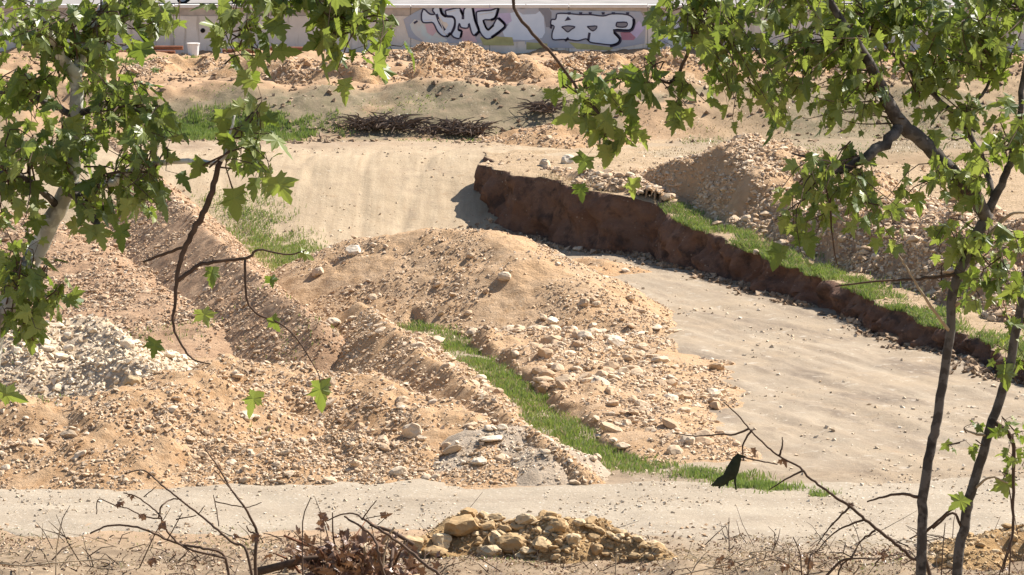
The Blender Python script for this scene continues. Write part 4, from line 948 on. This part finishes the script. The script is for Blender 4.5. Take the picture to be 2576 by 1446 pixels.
T.limb('branch', [(85, 640, dL, 7), (80, 690, dL - .2, 5), (72, 760, dL - .3, 4), (70, 830, dL - .3, 2.5)], 'twig_pale')
T.limb('branch', [(190, 300, dL, 10), (120, 260, dL + .3, 8), (40, 230, dL + .4, 6), (-60, 240, dL + .4, 4)], 'bark_dark')
T.limb('branch', [(195, 290, dL, 9), (280, 260, dL - .2, 7), (350, 280, dL - .3, 5), (410, 330, dL - .3, 3)], 'bark_dark')
for a in [((140, 110, dL - .1), 70, 60, 130, 80, 16, 6), ((230, 70, dL), 320, 60, 120, 75, 16, 6), ((190, 180, dL), 170, 130, 150, 70, 14, 5), ((60, 235, dL + .3), 60, 260, 120, 90, 15, 6), ((300, 265, dL - .2), 320, 270, 110, 90, 15, 6),
          ((185, 390, dL), 210, 380, 110, 80, 13, 5), ((60, 450, dL - .3), 50, 410, 90, 90, 13, 5), ((265, 466, dL - .2), 340, 490, 100, 60, 10, 5), ((215, 510, dL - .3), 240, 540, 60, 50, 6, 4), ((72, 740, dL - .3), 60, 700, 80, 90, 12, 5),
          ((72, 800, dL - .3), 110, 780, 80, 60, 10, 5), ((380, 413, dL - .4), 330, 400, 100, 60, 9, 5), ((350, 280, dL - .3), 400, 350, 60, 60, 7, 5), ((0, 785, dL), 15, 620, 60, 100, 8, 5), ((40, 440, dL - .3), 20, 540, 60, 60, 6, 5), ((320, -100, dL), 400, 30, 70, 40, 7, 4)]:
    T.spray(a[0], a[1], a[2], a[3], a[4], a[0][2], 0.7, a[5], a[6] - (a[6] > 5), 0.14)
for a in [((590, 300, dL - .6), 610, 330, 80, 60, 6, 4), ((560, 400, dL - .6), 620, 420, 80, 50, 5, 3), ((600, 60, dL), 605, 80, 50, 60, 6, 4), ((640, -60, dL), 680, 40, 80, 60, 8, 5), ((760, -120, dL), 780, 40, 100, 55, 11, 5), ((880, -20, dL), 880, 60, 90, 60, 11, 5),
          ((900, 50, dL), 830, 140, 70, 45, 6, 4), ((900, 50, dL), 960, 120, 50, 45, 5, 4), ((600, 90, dL), 640, 160, 45, 30, 4, 3)]:
    T.spray(a[0], a[1], a[2], a[3], a[4], a[0][2], 0.4, a[5], a[6], 0.17)
for a in [(705, 470, .25, .5), (590, 505, .22, .1), (500, 425, .17, -.5), (640, 405, .2, .9), (560, 300, .17, 0), (680, 300, .14, .8), (515, 795, .15, .3), (690, 812, .13, .5), (388, 872, .15, -.2), (806, 985, .19, .05), (636, 1008, .18, -.3), (20, 992, .2, 1.2), (684, 706, .10, .2), (770, 640, .10, 1.2), (535, 690, .13, 0), (355, 130, .17, 0), (250, 590, .2, .3), (305, 590, .17, 0)]:
    T.single(a[0], a[1], dL - .6, a[2], a[3])
T.done()

# right: two slender planes and their spreading crown
dR = 31.0; r0 = rootpt(2308, dR)
T = Tree('plane_tree', 'slender plane tree with a heavy leaning limb, rooted before the rust brown heap', r0, 'bark_dark', seed=23, group='plane trees on the near slope')
T.limb('trunk', [rp(r0, 0.042), (2316, 1446, dR, 13.5), (2320, 1326, dR, 13), (2321, 1245, dR, 13), (2339, 1137, dR, 12.5), (2356, 1056, dR, 12), (2372, 952, dR, 12), (2390, 831, dR, 12), (2398, 723, dR, 12.5), (2440, 625, dR, 13), (2485, 535, dR, 15)], wob=0.3, sides=12)
T.limb('limb', [(2478, 545, dR, 17), (2440, 480, dR - .2, 21), (2380, 420, dR - .3, 20), (2320, 355, dR - .4, 19), (2262, 305, dR - .5, 19), (2215, 220, dR - .6, 16), (2175, 140, dR - .7, 13), (2120, 60, dR - .8, 11), (2040, -60, dR - .8, 9), (1900, -160, dR - .8, 7)], sides=10, wob=0.25)
T.limb('branch', [(2262, 315, dR - .5, 15), (2215, 370, dR - .7, 14), (2150, 410, dR - .8, 12), (2090, 430, dR - .8, 8), (2040, 400, dR - .8, 4), (1990, 385, dR - .8, 2)], sides=8)
T.limb('branch', [(2485, 530, dR, 12), (2525, 450, dR, 10), (2550, 380, dR, 9), (2565, 280, dR, 8), (2580, 150, dR, 7), (2600, -60, dR, 5)])
T.limb('branch', [(2500, 500, dR, 9), (2470, 400, dR + .2, 8), (2420, 310, dR + .3, 7.5), (2330, 220, dR + .3, 6.5), (2260, 150, dR + .3, 5), (2190, 60, dR + .3, 4)])
T.limb('branch', [(2410, 300, dR + .3, 5), (2480, 220, dR + .4, 4), (2520, 120, dR + .4, 3)])
T.limb('branch', [(1900, -160, dR - .8, 6), (1820, -90, dR - .8, 5), (1760, 0, dR - .8, 5), (1742, 70, dR - .8, 5), (1722, 150, dR - .8, 4.5), (1690, 205, dR - .8, 4), (1655, 200, dR - .8, 3)], 'twig')
T.limb('branch', [(1655, 200, dR - .8, 2.5), (1640, 170, dR - .8, 2.2), (1668, 155, dR - .8, 2), (1660, 175, dR - .8, 1.6)], 'twig')
T.limb('branch', [(1900, -160, dR - .8, 6), (1600, -220, dR - .8, 5.5), (1380, -130, dR - .8, 5), (1290, 0, dR - .8, 4.5), (1340, 85, dR - .8, 4.5), (1400, 150, dR - .8, 4.2), (1452, 222, dR - .8, 4), (1510, 290, dR - .8, 3), (1530, 340, dR - .8, 2)], 'twig')
T.limb('branch', [(2390, 835, dR, 5), (2340, 770, dR - .2, 4), (2290, 690, dR - .3, 3), (2240, 610, dR - .3, 2)], 'twig_pale')
T.limb('branch', [(2400, 770, dR, 6), (2470, 720, dR - .1, 4), (2540, 680, dR - .1, 3)], 'twig_pale')
T.limb('branch', [(2430, 640, dR, 6), (2490, 590, dR - .1, 5), (2540, 540, dR - .2, 4), (2600, 535, dR - .2, 3)], 'twig_pale')
T.limb('branch', [(2410, 690, dR, 5), (2330, 700, dR - .1, 4), (2230, 705, dR - .2, 3), (2100, 720, dR - .3, 2)], 'twig')
T.limb('branch', [(2095, 430, dR - .8, 3), (2088, 530, dR - .8, 2.5), (2100, 640, dR - .8, 2), (2108, 670, dR - .8, 1.4)], 'twig')
T.limb('branch', [(2315, 1250, dR, 5), (2270, 1242, dR, 4), (2220, 1250, dR, 3), (2180, 1262, dR, 2)], 'twig')
T.limb('branch', [(2325, 1340, dR, 4), (2380, 1290, dR - .05, 3), (2425, 1255, dR - .1, 2.5)], 'twig')
for a in [((1800, -80, dR - .8), 1790, 60, 150, 80, 15, 6), ((1745, 60, dR - .8), 1830, 160, 130, 80, 13, 6), ((2040, -50, dR - .8), 1980, 60, 150, 90, 16, 6), ((2150, 100, dR - .7), 2060, 150, 150, 90, 16, 6), ((2190, 60, dR + .3), 2250, 50, 160, 80, 15, 6),
          ((2330, 220, dR + .3), 2330, 130, 140, 80, 14, 6), ((2500, 150, dR + .4), 2480, 90, 120, 100, 15, 6), ((2215, 220, dR - .6), 2120, 240, 130, 70, 12, 6), ((1760, 0, dR - .8), 1900, 260, 110, 60, 10, 6), ((2420, 310, dR + .3), 2370, 290, 110, 60, 9, 5),
          ((2550, 380, dR), 2530, 300, 70, 100, 11, 6), ((2262, 305, dR - .5), 2080, 310, 60, 40, 4, 4), ((2150, 410, dR - .8), 2060, 470, 110, 50, 9, 5), ((2150, 410, dR - .8), 2160, 520, 110, 50, 8, 5), ((2380, 420, dR - .3), 2330, 500, 110, 50, 8, 5),
          ((2060, 450, dR - .8), 2010, 580, 80, 60, 8, 5), ((2440, 480, dR - .2), 2470, 440, 80, 70, 7, 5), ((2440, 625, dR), 2500, 610, 70, 70, 8, 5), ((2440, 625, dR), 2360, 620, 80, 50, 6, 5), ((2400, 720, dR), 2440, 730, 60, 40, 4, 4), ((2520, 640, dR), 2560, 760, 40, 80, 6, 5), ((2190, 60, dR + .3), 2180, 0, 200, 60, 14, 6), ((2500, 150, dR + .4), 2420, 30, 150, 60, 12, 6), ((2560, 0, dR), 2490, 40, 110, 60, 10, 6), ((2190, 60, dR + .3), 2330, 40, 120, 60, 10, 6), ((2040, -60, dR - .8), 1900, 40, 120, 60, 8, 6), ((2330, 220, dR + .3), 2420, 190, 120, 60, 9, 6), ((2050, -50, dR - .6), 2260, -120, 250, 90, 16, 6), ((2560, 0, dR), 2520, -90, 160, 90, 12, 6), ((1760, 0, dR - .8), 1700, 60, 60, 60, 5, 5), ((2150, 100, dR - .7), 1960, 190, 90, 60, 8, 6), ((2160, 500, dR - .8), 2240, 590, 70, 40, 5, 4)]:  # the sprays centred above the view are added, unseen, to shade the limb
    T.spray(a[0], a[1], a[2], a[3], a[4], a[0][2], 0.7, a[5], a[6], 0.15)
for a in [((1452, 222, dR - .8), 1530, 250, 90, 50, 7, 4), ((1520, 300, dR - .8), 1545, 350, 60, 50, 5, 4), ((1655, 200, dR - .8), 1610, 215, 50, 25, 4, 3), ((1690, 205, dR - .8), 1720, 250, 60, 40, 5, 3)]:
    T.spray(a[0], a[1], a[2], a[3], a[4], a[0][2], 0.3, a[5], a[6], 0.17)
for a in [(1392, 240, .16, .2), (1500, 265, .24, .3), (1500, 330, .2, -.4), (1530, 390, .22, .1), (1592, 468, .18, 0), (1462, 480, .15, .2), (1560, 255, .2, .7), (1590, 300, .18, .2), (2100, 220, .18, .1), (1650, 45, .17, -.6), (2412, 1262, .2, -.9), (1960, 640, .2, -.3), (2030, 610, .22, .3)]:
    T.single(a[0], a[1], dR - .8, a[2], a[3])
T.done()

r0 = rootpt(2402, dR + .6); dB = dR + .6
T = Tree('plane_tree', 'second slender plane stem leaning to the edge beside the limbed one', r0, 'bark_dark', seed=29, group='plane trees on the near slope')
T.limb('trunk', [rp(r0, 0.042), (2408, 1446, dB, 13.5), (2425, 1326, dB, 13), (2437, 1258, dB, 13), (2469, 1150, dB, 12.5), (2496, 1056, dB, 12), (2530, 955, dB, 12), (2556, 830, dB, 11.5), (2576, 720, dB, 11), (2620, 500, dB, 10), (2660, 200, dB, 9)], wob=0.3, sides=12)
T.limb('branch', [(2500, 1060, dB, 7), (2535, 1090, dB - .1, 6), (2550, 1140, dB - .1, 5), (2548, 1260, dB - .1, 4), (2545, 1350, dB - .1, 3), (2520, 1440, dB - .1, 2)], 'twig')
T.limb('branch', [(2320 + 100, 1330, dB, 4), (2395, 1290, dB, 3.5), (2345, 1330, dB, 2.5)], 'twig')
T.limb('branch', [(2480, 1095, dB, 4), (2450, 1090, dB - .1, 3), (2425, 1080, dB - .1, 2)], 'twig_pale')
T.limb('branch', [(2445, 1235, dB, 4), (2490, 1200, dB - .1, 3), (2535, 1215, dB - .1, 2)], 'twig_pale')
for a in [((2550, 1130, dB - .1), 2555, 1110, 40, 80, 5, 4), ((2530, 960, dB), 2530, 900, 40, 60, 3, 3), ((2440, 1090, dB - .1), 2440, 1085, 25, 40, 3, 3), ((2540, 1215, dB - .1), 2560, 1200, 30, 60, 3, 3), ((2560, 830, dB), 2565, 860, 40, 60, 4, 4)]:
    T.spray(a[0], a[1], a[2], a[3], a[4], a[0][2], 0.3, a[5], a[6], 0.11)
T.single(2528, 1222, dB - .1, 0.2, 0.2); T.single(2412, 1262, dB - .3, 0.19, -0.8); T.single(2530, 940, dB - .1, 0.2, 0.1)
T.done(60)

# dead leaning sapling across the lower right, with one curled leaf hanging from it
dS = 32.5; r0 = rootpt(2420, dS)
T = Tree('dead_sapling', 'thin dead sapling leaning left in front of the gravel track', r0, 'twig', 'deadleaf', seed=31)
k8 = lambda X, Y: (1883.6 + X * 0.2696, 1056 + Y * 0.2696)
def L8(pts, r_0, r_1): return [(*k8(*p), dS, r_0 + (r_1 - r_0) * i / (len(pts) - 1)) for i, p in enumerate(pts)]
T.limb('trunk', [rp(r0, 0.018)] + L8([(1690, 1446), (1530, 1300), (1400, 1180), (1250, 1060), (1080, 930), (950, 810), (820, 730), (700, 640), (560, 540), (470, 440), (280, 340), (150, 230), (0, 80), (-100, -40), (-240, -170)], 5.5, 1.6), sides=6)
for q in ([(510, 470), (350, 550), (190, 650)], [(1080, 930), (900, 990), (760, 1080), (620, 1240)], [(940, 810), (820, 930), (720, 1040), (640, 1160)], [(0, 80), (-130, 130), (-320, 140), (-500, 150), (-720, 120)], [(280, 340), (310, 250), (310, 160)], [(1180, 1030), (1040, 1130), (980, 1240)], [(30, 90), (-60, 230), (-50, 380)]):
    T.limb('branch', L8(q, 3.2, 1.4), sides=5)
for q in ((45, 290), (300, 390), (340, 400), (950, 800)):
    p = k8(*q); T.single(p[0], p[1], dS, 0.07, 0.2)
T.done()
r0 = PD(1878, 1150, dS)
T = Tree('hanging_leaf', 'large dark curled leaf hanging over the end of the grass strip', r0, 'twig', 'leaf', cat='leaf', seed=33)
T.limb('stalk', [(1955, 1168, dS, 1.5), (1915, 1160, dS, 2), (1880, 1152, dS, 2.2), (1860, 1150, dS, 2)], sides=5)
hl = MB(); cs = []
for i, (x_, y_, w_) in enumerate([(1874, 1147, 3), (1860, 1146, 11), (1852, 1160, 21), (1846, 1175, 25), (1838, 1190, 27), (1826, 1202, 17), (1812, 1212, 20), (1800, 1218, 11), (1788, 1221, 2)]):
    p = PD(x_, y_, dS); k = 0.72 * w_ / F2 * dS
    for a, sgn in ((-1, 0), (-.5, .35), (0, .5), (.5, .35), (1, 0)): cs.append((p[0] - a * k * 0.62 - r0[0], p[1] - sgn * k * 0.6 - r0[1], p[2] + a * k * 0.7 - r0[2]))
hl.add(cs, [(i * 5 + j, i * 5 + j + 1, i * 5 + j + 6, i * 5 + j + 5) for i in range(8) for j in range(4)])
M['leaf_dark'] = flat_mat('shaded_dark_leaf', (0.04, 0.05, 0.028), 0.7, 0.4, 20)  # the shade on the hanging leaf is put into this dark colour
link('blade', hl.mesh('blade', True), M['leaf_dark'], T.root)
for q in ([(1850, 1180), (1848, 1210), (1851, 1232)], [(1832, 1200), (1828, 1222)], [(1815, 1210), (1808, 1228)]):
    b = MB(); n = len(q); b.tube([PD(*p, dS) - r0 for p in q], [0.012 - 0.008 * i / n for i in range(n)], 4); link('lobe', b.mesh('lobe'), M['leaf_dark'], T.root)

# ------------------------------------------------------------------ dead shrubs along the bottom
k5 = lambda X, Y: (X * 0.2696, 1056 + Y * 0.2696)
k6 = lambda X, Y: (628.7 + X * 0.2696, 1056 + Y * 0.2696)
def shrub(label, d, rootx, lines, kf, bark, seed, leaves=(), cat='shrub'):
    r0 = rootpt(rootx, d); T = Tree('dry_shrub', label, r0, bark, 'deadleaf', cat=cat, seed=seed, group='dry shrubs on the near slope')
    for q, ra, rb in lines:
        pts = [(*kf(*p), d + T.rng.uniform(-.1, .1), 1.05 * (ra + (rb - ra) * i / (len(q) - 1))) for i, p in enumerate(q)]
        T.limb('stem', pts, sides=5)
    for (X, Y, sz) in leaves:
        p = kf(X, Y)
        for i in range(4): T.single(p[0] + T.rng.uniform(-6, 6), p[1] + T.rng.uniform(-8, 8), d + T.rng.uniform(-.1, .1), sz, T.rng.uniform(-1.2, 1.2))
    T.done()
shrub('arching dry shrub with brown leaf clumps before the track', 46, 560, [([(2150, 1800), (2100, 1290), (1900, 1200), (1740, 1170), (1560, 1120), (1400, 1040), (1200, 985), (1000, 990), (840, 1060)], 4, 2.2), ([(2400, 1800), (2300, 1230), (2180, 1150), (2000, 1000), (1850, 880), (1650, 720), (1500, 600), (1340, 470), (1160, 500)], 4, 1.6),
      ([(1480, 910), (1510, 800), (1600, 740), (1690, 740)], 2.4, 1.6), ([(2100, 1290), (1750, 1200), (1600, 1090), (1520, 980), (1500, 900), (1430, 830), (1280, 720), (1150, 680)], 3, 1.6), ([(1640, 930), (1830, 890)], 1.8, 1.4), ([(1500, 920), (1340, 900), (1200, 830), (1080, 800), (920, 740), (900, 880)], 2, 1.3), ([(1340, 720), (1460, 620)], 1.6, 1.2), ([(1560, 1120), (1700, 870)], 1.6, 1.2), ([(1850, 880), (1910, 800)], 1.4, 1)],
      k5, 'twig', 41, [(1120, 790, .07), (1340, 900, .08), (1510, 980, .09), (1220, 720, .05), (1410, 1320, .08)])
shrub('upright dry stem with a red-brown foot and few green leaves', 46.5, 650, [([(2380, 1800), (2385, 1230), (2400, 1070), (2350, 940), (2270, 800), (2150, 640), (2060, 480), (1900, 250)], 5, 1.5), ([(2270, 800), (2200, 700), (2000, 470)], 2, 1.2), ([(2000, 760), (2250, 810), (2330, 810), (2440, 770)], 1.6, 1.2), ([(2040, 990), (2020, 840), (1990, 700)], 1.6, 1.2), ([(2400, 1070), (2330, 1040), (2300, 990)], 3, 1.5)],
      k5, 'twig', 42, [(2380, 1100, .08), (2200, 1080, .05)])
shrub('bleached dry stems lying bent above the verge', 47, 150, [([(0, 1340), (260, 1360), (540, 1330), (800, 1312), (1020, 1310), (1000, 1460), (980, 1800)], 2, 1.8), ([(520, 1800), (520, 1440), (530, 1200), (560, 1000)], 2.2, 1.2), ([(180, 1800), (180, 1350)], 1.6, 1.2), ([(560, 1380), (640, 1280), (700, 1240)], 1.5, 1)], k5, 'twig_pale', 43, [])
shrub('long dark cane leaning out of the dead brush pile', 47, 1060, [([(1900, 1800), (1760, 1446), (1640, 1360), (1450, 1190), (1250, 1050), (1050, 920)], 5, 3.2), ([(1400, 1800), (1250, 1446), (1200, 1250), (1150, 1100), (1000, 980), (880, 900)], 4.5, 2.5), ([(1050, 930), (1000, 885), (870, 875), (720, 940)], 2.5, 1.8), ([(1050, 920), (1100, 850), (1180, 750)], 2, 1.3), ([(500, 1800), (490, 1180), (500, 900), (570, 720)], 2.2, 1.2), ([(1080, 920), (1280, 880)], 1.3, 1.0), ([(1190, 980), (1280, 900)], 1.2, 1)], k6, 'twig', 44, [(690, 910, .10), (660, 960, .08)])
shrub('thin bare stems sprouting at the verge beside the ochre rock pile', 50, 1950, [([(2350 - 4660 + 2300, 1800), (2200, 1330), (2330, 1240), (2560, 1220), (2700, 1240)], 2, 1.4), ([(2150, 1800), (2050, 1290), (2000, 1380)], 2, 1.5), ([(2350, 1800), (2180, 1330), (2120, 1250)], 2, 1.2), ([(2600, 1800), (2700, 1300), (2660, 1130)], 2, 1.2), ([(1650, 1800), (1800, 1400), (1900, 1270)], 2, 1.4), ([(1100, 1800), (1080, 1300), (1140, 1250)], 2, 1.2), ([(1080, 1330), (1040, 1240)], 1.5, 1)],
      lambda X, Y: (1257.4 + X * 0.2696, 1056 + Y * 0.2696), 'twig_pale', 45, [(2160, 1350, .06), (2060, 1300, .07)])
shrub('bent dry stems and sprigs at the feet of the slender planes', 40, 2150, [([(500, 1800), (480, 1290), (410, 1090)], 2.2, 1.4), ([(400, 1800), (820, 1350), (950, 1290), (1000, 1200)], 4, 2.4), ([(800, 1800), (870, 1340), (1200, 1295), (1450, 1240)], 2.6, 1.6), ([(560, 1800), (560, 1300), (700, 1230)], 2.4, 1.6), ([(2400, 1800), (2440, 1200), (2460, 900), (2400, 500)], 2.2, 1.6), ([(2200, 1800), (2400, 1250), (2450, 1050)], 2, 1.4), ([(1780, 1800), (1800, 1300), (1830, 960)], 2, 1.3), ([(880, 1240), (900, 1140)], 1.5, 1)], k8, 'twig', 46, [(560, 1330, .09), (330, 1390, .08), (1240, 1240, .05), (1260, 1280, .05)])

# dead brush pile in the middle of the bottom edge
rg = random.Random(77); dP = 66.0; c = rootpt(900, dP); r = thing('brush_pile', 'red-brown pile of dead branches and leaves beside the ochre boulders', 'brush', c)
for k in range(70):
    b = MB(); x_ = 890 + rg.gauss(0, 80); top = 1300 + abs(x_ - 880) * 0.55; y_ = rg.uniform(top + 60, 1460); L = rg.uniform(70, 200)
    a0 = PD(x_, y_ + 50, dP + rg.uniform(-.8, .8)); an = rg.gauss(-0.3, 0.8)
    a1 = PD(x_ + math.sin(an) * L * .5 + rg.uniform(-16, 16), y_ + 50 - math.cos(an) * L * .5, dP + rg.uniform(-.8, .8)); a2 = PD(x_ + math.sin(an) * L, y_ + 50 - math.cos(an) * L * rg.uniform(.6, 1), dP + rg.uniform(-.8, .8))
    q = rg.uniform(0.014, 0.045)
    b.tube([p - c for p in spline([a0, a1, a2], 4)], list(np.linspace(q, q * 0.45, 9)), 5); link('branch', b.mesh('branch', True), M[rg.choice(['twig', 'rust_twig', 'rust_twig', 'twig_pale'])], r)
for q0, q1, rad in (((640, 1440), (880, 1395), .07), ((1040, 1370), (930, 1320), .035), ((760, 1420), (1010, 1442), .05)):
    b = MB(); b.tube([PD(*q0, dP) - c, (PD(*q0, dP) + PD(*q1, dP)) / 2 - c + np.array([0, 0, .06]), PD(*q1, dP) - c], [rad, rad * .9, rad * .6], 7); link('branch', b.mesh('branch', True), M['twig'], r)
rng = np.random.default_rng(5); V, Tn, tn = [], [], []
for k in range(300):
    v, f = LEAF[k % 8]; p = PD(900 + rng.normal(0, 75), 1445 - abs(rng.normal(0, 48)), dP + rng.uniform(-.9, .9)); Rm = rot_mats(1, rng)[0]
    V.append((v * rng.uniform(0.12, 0.24)) @ Rm.T * np.array([1, 1, 1]) + p - c); Tn.append(f + k * len(v)); tn.append(np.full(len(v), rng.random()))
tag(link('dead_leaves', mesh_np('dead_leaves', np.concatenate(V), np.concatenate(Tn), False, {'tint': np.concatenate(tn)}), M['deadleaf'], r), kind='stuff')

def litter_sticks():
    rng = np.random.default_rng(123); b = MB()
    x = rng.uniform(-12.5, 12.5, 520); y = rng.uniform(85.2, 92.8, 520); z = base_z(x, y)
    for i in range(520):
        L = rng.uniform(0.15, 0.9) * (1 if rng.random() < 0.8 else 1.8); a = rng.uniform(0, 6.28); e = rng.uniform(-0.05, 0.5) ** 1 if rng.random() < 0.8 else rng.uniform(0.5, 1.2)
        d = np.array([math.cos(a) * math.cos(e), math.sin(a) * math.cos(e), math.sin(e)]) * L; p = np.array([x[i], y[i], z[i] + 0.01]); q = rng.uniform(0.006, 0.018)
        b.tube([p, p + d * .5 + rng.normal(0, .05, 3) + np.array([0, 0, .03]), p + d], [q, q * .8, q * .4], 4, False)
    tag(link('fallen_sticks', b.mesh('fallen_sticks'), M['twig']), 'fallen dry sticks scattered over the near verge', kind='stuff')
litter_sticks()
